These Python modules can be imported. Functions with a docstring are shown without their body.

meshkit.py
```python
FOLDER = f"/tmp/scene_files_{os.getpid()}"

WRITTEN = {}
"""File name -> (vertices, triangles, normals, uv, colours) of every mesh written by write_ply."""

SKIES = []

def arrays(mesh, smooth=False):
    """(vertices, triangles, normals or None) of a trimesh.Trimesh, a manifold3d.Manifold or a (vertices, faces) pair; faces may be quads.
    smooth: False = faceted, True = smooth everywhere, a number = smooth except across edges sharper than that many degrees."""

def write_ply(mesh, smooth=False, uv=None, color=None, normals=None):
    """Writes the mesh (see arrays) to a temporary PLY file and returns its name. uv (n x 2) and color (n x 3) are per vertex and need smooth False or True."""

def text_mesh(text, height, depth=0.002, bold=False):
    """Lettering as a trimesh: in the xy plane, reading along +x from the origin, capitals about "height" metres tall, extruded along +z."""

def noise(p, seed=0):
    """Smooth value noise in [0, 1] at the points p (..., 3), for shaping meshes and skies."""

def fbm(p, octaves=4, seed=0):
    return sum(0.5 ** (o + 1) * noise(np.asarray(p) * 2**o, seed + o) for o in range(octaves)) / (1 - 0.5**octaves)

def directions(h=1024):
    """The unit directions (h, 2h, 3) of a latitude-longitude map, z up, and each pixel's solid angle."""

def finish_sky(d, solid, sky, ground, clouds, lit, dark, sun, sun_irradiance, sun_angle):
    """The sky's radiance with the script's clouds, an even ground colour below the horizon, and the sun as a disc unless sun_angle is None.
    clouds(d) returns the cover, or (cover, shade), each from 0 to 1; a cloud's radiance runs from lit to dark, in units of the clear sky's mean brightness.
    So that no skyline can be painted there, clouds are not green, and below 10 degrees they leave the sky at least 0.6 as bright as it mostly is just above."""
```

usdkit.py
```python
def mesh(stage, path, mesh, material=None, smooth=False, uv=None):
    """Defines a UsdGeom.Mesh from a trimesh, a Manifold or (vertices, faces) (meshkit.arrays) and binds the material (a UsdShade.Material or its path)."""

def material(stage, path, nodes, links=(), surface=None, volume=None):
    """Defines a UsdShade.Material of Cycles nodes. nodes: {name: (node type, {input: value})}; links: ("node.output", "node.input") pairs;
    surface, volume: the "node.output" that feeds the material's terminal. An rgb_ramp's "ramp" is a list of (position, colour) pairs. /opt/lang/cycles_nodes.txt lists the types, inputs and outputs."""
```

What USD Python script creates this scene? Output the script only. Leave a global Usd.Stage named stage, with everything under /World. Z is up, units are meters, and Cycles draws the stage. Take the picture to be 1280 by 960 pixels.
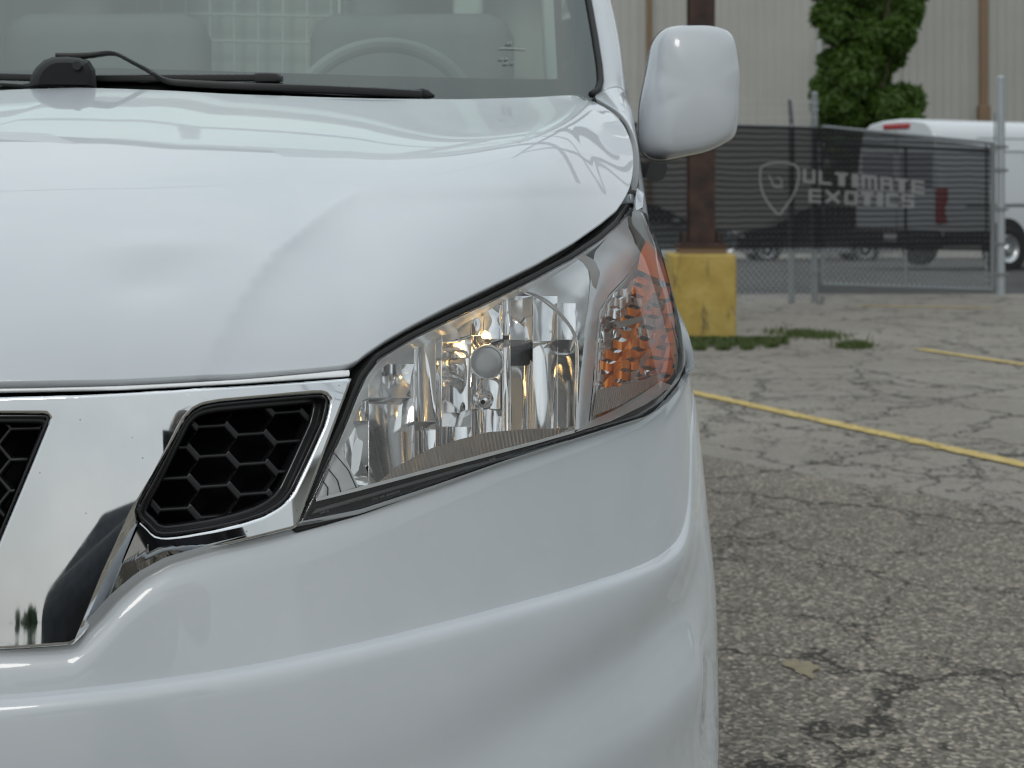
import math, random
import numpy as np, trimesh, manifold3d as m3, shapely
from shapely.geometry import Polygon, LineString, Point, box as sbox
from scipy.spatial import cKDTree
from scipy.interpolate import PchipInterpolator as PCH, CubicSpline
from pxr import Usd, UsdGeom, UsdLux, UsdShade, Gf, Sdf, Vt
import usdkit, meshkit

# ------------------------------------------------------------------ camera, sky, sun, exposure
stage = Usd.Stage.CreateInMemory()
UsdGeom.SetStageUpAxis(stage, 'Z')
W_ = UsdGeom.Xform.Define(stage, '/World')
F, H, HZ = 1849.0, 1.20, 240.0            # focal length in photo pixels, eye height, horizon row
cam = UsdGeom.Camera.Define(stage, '/World/camera')
cam.CreateHorizontalApertureAttr(36.0)
cam.CreateFocalLengthAttr(36.0 * F / 1280)
cam.CreateVerticalApertureOffsetAttr(-(480 - HZ) / 1280 * 36.0)   # level camera, lens shifted down
cam.CreateFStopAttr(11.0)
cam.CreateFocusDistanceAttr(1.5)
cam.CreateExposureAttr(0.0)
cam.CreateClippingRangeAttr((0.03, 2000.0))
cam.AddTranslateOp().Set((0, 0, H)); cam.AddRotateXOp().Set(90)

SUN_EL, SUN_AZ = math.radians(30), math.radians(192)      # azimuth from +Y towards +X
sky_mat = usdkit.material(stage, '/World/Looks/overcast_sky', {
    'sky': ('sky_texture', {'sky_type': 'single_scattering', 'sun_disc': False, 'sun_elevation': SUN_EL, 'sun_rotation': SUN_AZ, 'air_density': 1.0, 'aerosol_density': 2.0}),
    'tc': ('texture_coordinate', {}),
    'map': ('mapping', {'scale': (1.0, 1.0, 2.4)}),
    'n': ('noise_texture', {'scale': 1.6, 'detail': 6, 'roughness': 0.55}),
    'cr': ('rgb_ramp', {'ramp': [(0.30, (0.55, 0.645, 0.70)), (0.5, (0.76, 0.835, 0.87)), (0.72, (0.98, 1.0, 1.0))]}),
    'br': ('mix_color', {'blend_type': 'multiply', 'fac': 1.0, 'b': (7.0, 7.0, 7.0), 'use_clamp': False}),
    'sz': ('separate_xyz', {}), 'gr': ('map_range', {'from_min': 0.0, 'from_max': 1.0, 'to_min': 0.68, 'to_max': 1.50, 'clamp': True}),      # overcast: brighter overhead than at the horizon
    'gm': ('mix_color', {'blend_type': 'multiply', 'fac': 1.0, 'use_clamp': False}),
    'mx': ('mix_color', {'blend_type': 'mix', 'fac': 0.95, 'use_clamp': False}),
    'bg': ('background_shader', {'strength': 0.118})},
    [('tc.generated', 'map.vector'), ('map.vector', 'n.vector'), ('n.fac', 'cr.fac'), ('cr.color', 'br.a'), ('sky.color', 'mx.a'), ('tc.generated', 'sz.vector'), ('sz.z', 'gr.value'), ('br.result', 'gm.a'), ('gr.result', 'gm.b'), ('gm.result', 'mx.b'), ('mx.result', 'bg.color')],
    surface='bg.background')
dome = UsdLux.DomeLight.Define(stage, '/World/sky')
UsdShade.MaterialBindingAPI.Apply(dome.GetPrim()).Bind(sky_mat)
sun = UsdLux.DistantLight.Define(stage, '/World/sun')
sun.CreateNormalizeAttr(True); sun.CreateIntensityAttr(0.12); sun.CreateAngleAttr(14.0); sun.CreateColorAttr((1.0, 0.96, 0.9))
sun.AddRotateZOp().Set(-math.degrees(SUN_AZ)); sun.AddRotateXOp().Set(-(90 - math.degrees(SUN_EL)))

# ------------------------------------------------------------------ helpers
used = {}
def numbered(path):
    k = used.get(path, -1) + 1
    used[path] = k
    return path if k == 0 else f'{path}_{k:03d}'

def parent_path(parent):
    return '/World' if parent is None else str(parent.GetPath())

def mark(p, label=None, cat=None, group=None, kind=None):
    for k, v in (('label', label), ('category', cat), ('group', group), ('kind', kind)):
        if v: p.SetCustomDataByKey(k, v)
    return p

def thing(name, label, cat, group=None, loc=(0, 0, 0), rz=0):
    x = UsdGeom.Xform.Define(stage, numbered('/World/' + name))
    x.AddTranslateOp().Set(tuple(float(c) for c in loc)); x.AddRotateZOp().Set(float(rz))
    return mark(x.GetPrim(), label, cat, group)

def obj(name, mesh, mat, parent=None, smooth=35, label=None, cat=None, group=None, kind=None, normals=None, uv=None):
    path = numbered(parent_path(parent) + '/' + name)
    if normals is not None:
        v, f = mesh
        m = usdkit.mesh(stage, path, (v, f), M[mat], smooth=False, uv=uv)
        m.CreateNormalsAttr(Vt.Vec3fArray.FromNumpy(np.asarray(normals, np.float32))); m.SetNormalsInterpolation('vertex')
    else:
        m = usdkit.mesh(stage, path, mesh, M[mat], smooth=smooth, uv=uv)
    return mark(m.GetPrim(), label, cat, group, kind)

def copy(src, loc, rz=0, label=None, group=None):
    d = src.GetCustomData()
    r = thing(src.GetName().rstrip('0123456789').rstrip('_'), label or d['label'], d['category'], group or d.get('group'), loc, rz)
    r.GetReferences().AddInternalReference(src.GetPath()); r.SetInstanceable(True)
    return r

def cat(*ms): return trimesh.util.concatenate([to_tm(m) for m in ms])
def to_tm(m):
    if hasattr(m, 'to_mesh'):
        q = m.to_mesh(); return trimesh.Trimesh(q.vert_properties[:, :3], q.tri_verts, process=False)
    if isinstance(m, tuple):
        v, f = np.asarray(m[0], float), np.asarray(m[1], int)
        if f.shape[1] == 4: f = np.vstack([f[:, [0, 1, 2]], f[:, [0, 2, 3]]])
        return trimesh.Trimesh(v, f, process=False)
    return m
def box(x0, x1, y0, y1, z0, z1):
    b = trimesh.creation.box([x1 - x0, y1 - y0, z1 - z0]); b.apply_translation([(x0 + x1) / 2, (y0 + y1) / 2, (z0 + z1) / 2]); return b
def rbox(x0, x1, y0, y1, z0, z1, r=0.01, seg=8):
    s = m3.Manifold.sphere(r, seg)
    return to_tm(m3.Manifold.batch_hull([s.translate((x, y, z)) for x in (x0 + r, x1 - r) for y in (y0 + r, y1 - r) for z in (z0 + r, z1 - r)]))
def cyl(p, q, r, seg=16, r2=None):
    p, q = np.asarray(p, float), np.asarray(q, float)
    if r2 is None: return trimesh.creation.cylinder(r, segment=[p, q], sections=seg)
    return frustum(p, q, r, r2, seg)
def frustum(p, q, r1, r2, seg=12):
    d = (q - p) / np.linalg.norm(q - p)
    a = np.cross(d, [0, 0, 1.0] if abs(d[2]) < .9 else [1.0, 0, 0]); a /= np.linalg.norm(a); b = np.cross(d, a)
    t = np.arange(seg) * 2 * np.pi / seg
    ring = np.cos(t)[:, None] * a + np.sin(t)[:, None] * b
    v = np.vstack([p + ring * r1, q + ring * r2, [p], [q]])
    f = []
    for i in range(seg):
        j = (i + 1) % seg
        f += [(i, j, seg + j), (i, seg + j, seg + i), (2 * seg, j, i), (2 * seg + 1, seg + i, seg + j)]
    return trimesh.Trimesh(v, f, process=False)
def tube(pts, r, seg=8, closed=False):
    """Swept round tube; r a number or one per point."""
    P = np.asarray(pts, float); n = len(P); R = np.broadcast_to(r, n)
    T = np.gradient(P, axis=0) if not closed else np.roll(P, -1, 0) - np.roll(P, 1, 0)
    T /= np.linalg.norm(T, axis=1, keepdims=True)
    a = np.cross(T[0], [0, 0, 1.0] if abs(T[0][2]) < .9 else [1.0, 0, 0]); rings = []
    for i in range(n):
        a = a - T[i] * (a @ T[i]); a /= np.linalg.norm(a); b = np.cross(T[i], a)
        t = np.arange(seg) * 2 * np.pi / seg
        rings.append(P[i] + R[i] * (np.cos(t)[:, None] * a + np.sin(t)[:, None] * b))
    v = np.vstack(rings); f = []
    for i in range(n if closed else n - 1):
        for k in range(seg):
            x, y = i * seg + k, i * seg + (k + 1) % seg
            z, w = ((i + 1) % n) * seg + k, ((i + 1) % n) * seg + (k + 1) % seg
            f += [(x, y, w), (x, w, z)]
    if not closed:
        v = np.vstack([v, P[:1], P[-1:]])
        for k in range(seg):
            f += [(len(v) - 2, (k + 1) % seg, k), (len(v) - 1, (n - 1) * seg + k, (n - 1) * seg + (k + 1) % seg)]
    return trimesh.Trimesh(v, f, process=False)
def spline(pts, n=40, closed=False):
    P = np.asarray(pts, float)
    d = np.r_[0, np.cumsum(np.linalg.norm(np.diff(P, axis=0), axis=1) ** .5 + 1e-9)]
    return CubicSpline(d, P, bc_type='natural')(np.linspace(0, d[-1], n))
def poly_pts(pts, n=60):
    """Points evenly spread on a polyline with chords kept."""
    ls = LineString(pts); return np.array([ls.interpolate(t, normalized=True).coords[0] for t in np.linspace(0, 1, n)])

def grid_faces(m, n):
    i = np.arange(m * n).reshape(m, n)
    a, b, c, d = i[:-1, :-1].ravel(), i[:-1, 1:].ravel(), i[1:, 1:].ravel(), i[1:, :-1].ravel()
    return np.vstack([np.c_[a, b, c], np.c_[a, c, d]])
def grid_normals(P):
    du, dv = np.gradient(P, axis=1), np.gradient(P, axis=0)
    n = np.cross(du, dv); return n / np.maximum(np.linalg.norm(n, axis=-1, keepdims=True), 1e-12)
def grid(P, face=None):
    """A sheet through the points P (m x n x 3), its normals turned towards the point face."""
    m, n = P.shape[:2]; f = grid_faces(m, n); N = grid_normals(P)
    if face is not None and ((np.asarray(face) - P) * N).sum() < 0: f, N = f[:, ::-1], -N
    return (P.reshape(-1, 3), f), N.reshape(-1, 3)
def panel(P, face=(0, -3, 1.6), depth=0.012, r=0.0022, sides='tblr'):
    """A pressed sheet with rounded, folded edges: P plus rings folded back along the normal. Returns mesh, normals."""
    N = grid_normals(P)
    if ((np.asarray(face) - P) * N).sum() < 0: N = -N
    def unit(x): return x / np.maximum(np.linalg.norm(x, axis=-1, keepdims=True), 1e-9)
    steps = [(.38 * r, .08 * r, .38), (.92 * r, .62 * r, .85), (r, 1.6 * r, 1.), (r, depth, 1.)]
    def fold(P, N, axis, end):
        Pm, Nm = np.moveaxis(P, axis, 0), np.moveaxis(N, axis, 0)
        if end: Pm, Nm = Pm[::-1], Nm[::-1]
        B, n, out = Pm[0], Nm[0], unit(Pm[0] - Pm[1])
        rp = [B + out * o - n * d for o, d, w in steps][::-1]
        rn = [unit(n * (1 - w) + out * w) for o, d, w in steps][::-1]
        Pm, Nm = np.concatenate([np.array(rp), Pm]), np.concatenate([np.array(rn), Nm])
        if end: Pm, Nm = Pm[::-1], Nm[::-1]
        return np.moveaxis(Pm, 0, axis), np.moveaxis(Nm, 0, axis)
    if 't' in sides: P, N = fold(P, N, 0, False)
    if 'b' in sides: P, N = fold(P, N, 0, True)
    if 'l' in sides: P, N = fold(P, N, 1, False)
    if 'r' in sides: P, N = fold(P, N, 1, True)
    f = grid_faces(*P.shape[:2]); V = P.reshape(-1, 3); n = N.reshape(-1, 3)
    fn = np.cross(V[f[:, 1]] - V[f[:, 0]], V[f[:, 2]] - V[f[:, 0]])
    if (fn * n[f[:, 0]]).sum() < 0: f = f[:, ::-1]
    return (V, f), n

def pix(px, py, Y):
    px, py, Y = np.asarray(px, float), np.asarray(py, float), np.asarray(Y, float)
    return np.stack([(px - 640) * Y / F, Y + 0 * px, H - (py - HZ) * Y / F], -1)
def on_ground(px, py): return pix(px, py, F * H / (py - HZ))

# ------------------------------------------------------------------ materials
M = {}
def mat(name, nodes, links=(), surface='p.BSDF', volume=None):
    M[name] = usdkit.material(stage, '/World/Looks/' + name, nodes, links, surface=surface, volume=volume)
def plain(name, col, rough=.5, metal=0., **kw):
    mat(name, {'p': ('principled_bsdf', {'base_color': col, 'roughness': rough, 'metallic': metal, **kw})})
def mottled(name, c1, c2, scale=8., rough=.6, metal=0., bump=0., bscale=None, detail=5, lo=.35, hi=.65, **kw):
    """Two tones mixed by noise in object space, and a fine relief."""
    mat(name, {'tc': ('texture_coordinate', {}), 'n': ('noise_texture', {'scale': scale, 'detail': detail, 'roughness': .6}),
               'r': ('rgb_ramp', {'ramp': [(lo, c1), (hi, c2)]}), 'n2': ('noise_texture', {'scale': bscale or scale * 6, 'detail': 3}),
               'b': ('bump', {'strength': bump, 'distance': .01}), 'p': ('principled_bsdf', {'roughness': rough, 'metallic': metal, **kw})},
        [('tc.object', 'n.vector'), ('tc.object', 'n2.vector'), ('n.fac', 'r.fac'), ('r.color', 'p.base_color')] + ([('n2.fac', 'b.height'), ('b.normal', 'p.normal')] if bump else []))

# white gloss paint: clear coat, faint road film, a few stone chips
mat('white_paint', {'tc': ('texture_coordinate', {}), 'v': ('voronoi_texture', {'scale': 9.0, 'randomness': 1.0}), 'lt': ('math', {'math_type': 'less_than', 'value2': .008}),
                    'n': ('noise_texture', {'scale': 5.0, 'detail': 6, 'roughness': .65}), 'r': ('rgb_ramp', {'ramp': [(.3, (.505, .535, .565)), (.7, (.55, .575, .60))]}),
                    'mx': ('mix_color', {'b': (.03, .03, .03)}), 'rr': ('rgb_ramp', {'ramp': [(.35, (.008, .008, .008)), (.75, (.04, .04, .04))]}),
                    'p': ('principled_bsdf', {'roughness': .32, 'coat_weight': 1.0, 'coat_ior': 1.5})},
    [('tc.object', 'v.vector'), ('v.distance', 'lt.value1'), ('lt.value', 'mx.fac'), ('tc.object', 'n.vector'), ('n.fac', 'r.fac'), ('r.color', 'mx.a'), ('mx.result', 'p.base_color'), ('n.fac', 'rr.fac'), ('rr.color', 'p.coat_roughness')])
mat('chrome', {'tc': ('texture_coordinate', {}), 'n': ('noise_texture', {'scale': 26.0, 'detail': 8, 'roughness': .7}), 'rr': ('rgb_ramp', {'ramp': [(.45, (.015, .015, .015)), (.8, (.06, .06, .06))]}),
               'v': ('voronoi_texture', {'scale': 70.0}), 'lt': ('math', {'math_type': 'less_than', 'value2': .05}), 'mx': ('mix_color', {'a': (.80, .815, .83), 'b': (.36, .37, .37)}),
               'p': ('principled_bsdf', {'metallic': 1.0})},
    [('tc.object', 'n.vector'), ('n.fac', 'rr.fac'), ('rr.color', 'p.roughness'), ('tc.object', 'v.vector'), ('v.distance', 'lt.value1'), ('lt.value', 'mx.fac'), ('mx.result', 'p.base_color')])
plain('reflector_chrome', (.92, .92, .92), .08, .92)
plain('bezel_chrome', (.96, .97, .98), .26, .5)
plain('satin_silver', (.96, .97, .97), .22, .05)
plain('cloth_grey', (.13, .142, .132), .9)
plain('wheel_grey', (.20, .215, .20), .7)
plain('satin_cap', (.60, .61, .62), .38, .6)
plain('smoky_chrome', (.60, .55, .51), .22, .6)
plain('amber_chrome', (1.0, .29, .035), .2, .45)
plain('amber_plastic', (1.0, .23, .045), .25, 0., coat_weight=.6)
plain('black_gloss', (.008, .008, .009), .16)
plain('black_plastic', (.014, .014, .015), .42)
plain('black_rubber', (.016, .016, .016), .6)
plain('grille_black', (.0065, .0065, .007), .33)
plain('void_black', (.003, .003, .003), .8, specular_ior_level=.1)
plain('frit_black', (.045, .045, .046), .12)
plain('grey_print', (.30, .31, .31), .5)
plain('white_print', (.72, .74, .75), .6)
plain('interior_dark', (.33, .355, .33), .8)
plain('interior_grey', (.40, .44, .41), .8)
plain('interior_light', (.60, .65, .60), .7)
plain('white_wire', (.46, .49, .47), .5)
plain('mirror_glass', (.85, .87, .88), .02, 1.)
plain('tyre_rubber', (.018, .018, .018), .75)
plain('wheel_silver', (.55, .56, .57), .3, .9)
plain('wheel_dark', (.10, .10, .105), .35, .8)
plain('red_lamp', (.35, .012, .015), .2, 0., coat_weight=.5)
plain('dark_glass', (.012, .014, .014), .06)
plain('dark_paint', (.022, .023, .026), .25, 0., coat_weight=1.)
plain('grey_paint', (.24, .26, .27), .3, .3, coat_weight=1.)
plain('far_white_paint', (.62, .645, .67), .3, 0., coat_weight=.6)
plain('galvanised', (.42, .45, .47), .45, .6)
plain('galvanised_dull', (.22, .235, .245), .55, .4)
plain('wire_grey', (.5, .52, .53), .5, .3)
plain('cable_black', (.01, .01, .011), .7)
plain('white_light_glass', (.8, .8, .78), .1)
mottled('rust_steel', (.020, .012, .010), (.062, .030, .021), 6, .75, 0, .4, 40)
mottled('yellow_concrete', (.50, .345, .055), (.62, .45, .10), 7, .85, 0, .5, 60)
mottled('yellow_line', (.46, .33, .10), (.60, .46, .18), 14, .85, 0, .4, 60)
mottled('jacket_cloth', (.006, .007, .009), (.014, .016, .02), 30, .9)
mottled('jeans_cloth', (.03, .045, .085), (.05, .07, .12), 30, .9)
plain('skin', (.48, .30, .22), .5, 0., subsurface_weight=.0)
mottled('hair_brown', (.012, .008, .006), (.03, .02, .014), 60, .5)
mottled('bark', (.05, .04, .03), (.10, .08, .06), 12, .9, 0, .6)
# clear panes
def pane(name, tint, ior=1.5, rough=.0, tone=(1, 1, 1)):
    mat(name, {'t': ('transparent_bsdf', {'color': tint}), 'g': ('glossy_bsdf', {'color': tone, 'roughness': rough}), 'f': ('fresnel', {'IOR': ior}), 'm': ('mix_closure', {})},
        [('f.fac', 'm.fac'), ('t.BSDF', 'm.closure1'), ('g.BSDF', 'm.closure2')], surface='m.closure')
mat('lens_clear', {'t': ('transparent_bsdf', {'color': (.965, .97, .97)}), 'g': ('glossy_bsdf', {'color': (1, 1, 1), 'roughness': .01}), 'd': ('diffuse_bsdf', {'color': (.8, .8, .8)}), 'f': ('fresnel', {'IOR': 1.5}), 'h': ('mix_closure', {'fac': .006}), 'm': ('mix_closure', {})},
    [('f.fac', 'm.fac'), ('t.BSDF', 'h.closure1'), ('d.BSDF', 'h.closure2'), ('h.closure', 'm.closure1'), ('g.BSDF', 'm.closure2')], surface='m.closure')    # polycarbonate, very slightly hazed
pane('windshield_glass', (.64, .78, .70), 2.15, .02, (.95, 1.0, .97))
pane('bulb_glass', (.9, .9, .9), 1.5)
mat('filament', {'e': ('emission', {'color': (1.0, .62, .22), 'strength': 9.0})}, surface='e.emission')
# leaves
def leaf(name, c1, c2):
    mat(name, {'g': ('geometry', {}), 'r': ('rgb_ramp', {'ramp': [(0, c1), (1, c2)]}), 'p': ('principled_bsdf', {'roughness': .55}), 't': ('translucent_bsdf', {}), 'm': ('mix_closure', {'fac': .25})},
        [('g.random_per_island', 'r.fac'), ('r.color', 'p.base_color'), ('r.color', 't.color'), ('p.BSDF', 'm.closure1'), ('t.BSDF', 'm.closure2')], surface='m.closure')
leaf('leaf_green', (.06, .115, .014), (.22, .32, .06))
leaf('far_leaf', (.02, .05, .015), (.06, .11, .03))
leaf('grass_blade', (.07, .10, .025), (.17, .20, .07))

# ------------------------------------------------------------------ ground
def asphalt(name, tones, coarse, crack, wide, stone):
    """Weathered asphalt: patchy tone, exposed chippings, distorted crack network."""
    n = {'g': ('geometry', {}), 'big': ('noise_texture', {'scale': .35, 'detail': 5, 'roughness': .6}), 'r': ('rgb_ramp', {'ramp': tones}),
         'st': ('voronoi_texture', {'scale': coarse, 'feature': 'f1'}), 'sr': ('rgb_ramp', {'ramp': stone}), 'sm': ('mix_color', {'blend_type': 'multiply', 'fac': 1.0}),
         'sc': ('separate_color', {}), 'w': ('noise_texture', {'scale': 1.7, 'detail': 6, 'roughness': .7}), 'ws': ('vector_math', {'math_type': 'scale', 'scale': .75}), 'wa': ('vector_math', {'math_type': 'add'}),
         'c1': ('voronoi_texture', {'scale': crack, 'feature': 'distance_to_edge'}), 'c2': ('voronoi_texture', {'scale': crack * 2.9, 'feature': 'distance_to_edge'}),
         'k1': ('map_range', {'from_min': wide * .3, 'from_max': wide, 'to_min': 0, 'to_max': 1, 'clamp': True}), 'k2': ('map_range', {'from_min': wide * .3, 'from_max': wide * 1.2, 'to_min': 0, 'to_max': 1, 'clamp': True}),
         'pn': ('noise_texture', {'scale': .42, 'detail': 3}), 'pr': ('map_range', {'from_min': .47, 'from_max': .57, 'to_min': 0, 'to_max': 1, 'clamp': True}),
         'k2m': ('mix_float', {'b': 1.0}), 'kk': ('math', {'math_type': 'minimum'}), 'cm': ('mix_color', {'a': (.055, .050, .044)}),
         'dn': ('noise_texture', {'scale': 1.1, 'detail': 7, 'roughness': .7}), 'dr': ('map_range', {'from_min': .58, 'from_max': .75, 'to_min': 0, 'to_max': .55, 'clamp': True}), 'dm': ('mix_color', {'b': (.085, .066, .048)}),
         'hs': ('math', {'math_type': 'multiply', 'value2': .35}), 'ha': ('math', {'math_type': 'add'}),
         'b': ('bump', {'strength': .9, 'distance': .006}), 'p': ('principled_bsdf', {'roughness': .88, 'specular_ior_level': .25})}
    l = [('g.position', x) for x in ('big.vector', 'st.vector', 'w.vector', 'pn.vector', 'dn.vector')]
    l += [('big.fac', 'r.fac'), ('st.color', 'sc.color'), ('sc.r', 'sr.fac'), ('r.color', 'sm.a'), ('sr.color', 'sm.b'), ('w.color', 'ws.vector1'), ('g.position', 'wa.vector1'), ('ws.vector', 'wa.vector2'),
          ('wa.vector', 'c1.vector'), ('wa.vector', 'c2.vector'), ('c1.distance', 'k1.value'), ('c2.distance', 'k2.value'), ('pn.fac', 'pr.value'), ('pr.result', 'k2m.fac'), ('k2.result', 'k2m.a'),
          ('k1.result', 'kk.value1'), ('k2m.result', 'kk.value2'), ('dn.fac', 'dr.value'), ('dr.result', 'dm.fac'), ('sm.result', 'dm.a'), ('kk.value', 'cm.fac'), ('dm.result', 'cm.b'), ('cm.result', 'p.base_color'),
          ('st.distance', 'hs.value1'), ('hs.value', 'ha.value1'), ('kk.value', 'ha.value2'), ('ha.value', 'b.height'), ('b.normal', 'p.normal')]
    mat(name, n, l)
asphalt('asphalt_pale', [(.3, (.232, .212, .184)), (.7, (.33, .304, .268))], 150, 1.25, .016, [(0, (.72, .72, .72)), (1, (1.18, 1.17, 1.15))])
asphalt('asphalt_dark', [(.3, (.175, .158, .136)), (.7, (.25, .228, .198))], 105, .5, .008, [(0, (.45, .45, .45)), (.7, (1.0, .98, .94)), (.92, (1.7, 1.65, 1.55)), (1, (2.3, 2.2, 2.05))])
asphalt('asphalt_far', [(.3, (.055, .054, .052)), (.7, (.085, .083, .08))], 60, .5, .008, [(0, (.8, .8, .8)), (1, (1.1, 1.1, 1.1))])

def ground_z(y):
    """Level to the fence, then falling away gently."""
    t = max(0.0, y - 21.0)
    return -.0385 * (t * t / (t + 2.0)) if t else 0.0
ys = [-300, -40, -10, 0, 4, 8, 12, 17.4]
obj('parking_lot', grid(np.array([[(x, y, 0) for x in (-300, -20, -5, 0, 5, 20, 300)] for y in ys], float))[0], 'asphalt_pale', kind='structure')
ysf = [17.4, 19, 21, 22, 23, 24, 26, 28, 32, 36, 40, 44, 50, 60, 80, 400]
obj('service_yard', grid(np.array([[(x, y, ground_z(min(y, 60))) for x in (-300, -20, 0, 20, 300)] for y in ysf], float))[0], 'asphalt_far', kind='structure')
# darker resurfaced patch: ragged edge crossing from behind the van to the right
rs = np.random.RandomState(3)
e0, e1 = on_ground(885, 568), on_ground(1285, 642)
tt = np.linspace(-3.2, 3.0, 120)
edge = e0[None] + tt[:, None] * (e1 - e0)[None] + np.c_[np.zeros(120), np.cumsum(rs.randn(120)) * .006 + rs.randn(120) * .008, np.zeros(120)]
ring = [(x, y) for x, y, _ in edge] + [(14, -6), (-12, -6)]
pm = trimesh.creation.triangulate_polygon(Polygon(ring).buffer(0), engine='earcut')
obj('asphalt_patch', (np.c_[pm[0], np.full(len(pm[0]), .004)], pm[1]), 'asphalt_dark', kind='structure')

# painted bay lines (worn edges)
def bay_line(a, b, w, label):
    a, b = np.asarray(a, float), np.asarray(b, float)
    d = (b - a)[:2]; L = np.linalg.norm(d); d /= L; nrm = np.array([-d[1], d[0]])
    n = int(L / .05); t = np.linspace(0, L, n)
    rr = np.random.RandomState(int(L * 100))
    s1, s2 = w / 2 + rr.uniform(-.009, .006, n), w / 2 + rr.uniform(-.009, .006, n)
    pl = Polygon(np.vstack([a[:2] + t[:, None] * d + s1[:, None] * nrm, (a[:2] + t[:, None] * d - s2[:, None] * nrm)[::-1]])).buffer(0)
    for k in range(int(L * 14)):
        c = a[:2] + rr.uniform(0, L) * d + rr.uniform(-.6, .6) * w * nrm
        chip = Polygon([c + rr.uniform(.004, .026) * np.array([math.cos(q), math.sin(q)]) for q in np.linspace(0, 6.28, 8)[:-1]])
        pl = pl.difference(chip.buffer(0))
    v, f = [], []
    for g in getattr(pl, 'geoms', [pl]):
        if g.area < 1e-4: continue
        pv, pf = trimesh.creation.triangulate_polygon(g, engine='earcut')
        f.append(pf + sum(map(len, v))); v.append(np.c_[pv, np.full(len(pv), .008)])
    obj('parking_line', (np.vstack(v), np.vstack(f)), 'yellow_line', label=label, cat='parking line')
pa, pb = on_ground(872, 493), on_ground(1282, 583)
bay_line(pa - (pb - pa) * 1.2, pb + (pb - pa) * 1.0, .105, 'nearer worn yellow painted bay line crossing from the bumper to the right')
pa, pb = on_ground(1148, 437), on_ground(1281, 457)
bay_line(pa, pb + (pb - pa) * 3.0, .10, 'farther short worn yellow bay line at the right, nearer the gate')
bay_line(on_ground(1075, 383), on_ground(1075, 383) + np.array([1.3, -.28, 0]), .09, 'faint yellow paint line on the asphalt just in front of the gate')
c = on_ground(1004, 839)
sp = Polygon([(c[0] + .034 * (1 + .3 * math.sin(3 * a) + .22 * math.sin(7 * a + 1)) * math.cos(a), c[1] + .075 * (1 + .25 * math.cos(2 * a + 1) + .2 * math.sin(8 * a)) * math.sin(a)) for a in np.linspace(0, 6.28, 48)[:-1]])
pv, pf = trimesh.creation.triangulate_polygon(sp, engine='earcut')
mottled('paint_spot', (.25, .21, .14), (.32, .27, .18), 30, .9, 0, .3, 80)
obj('paint_splash', (np.c_[pv, np.full(len(pv), .008)], pf), 'paint_spot', label='small tan paint splash on the dark asphalt near the bumper', cat='paint splash')

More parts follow.
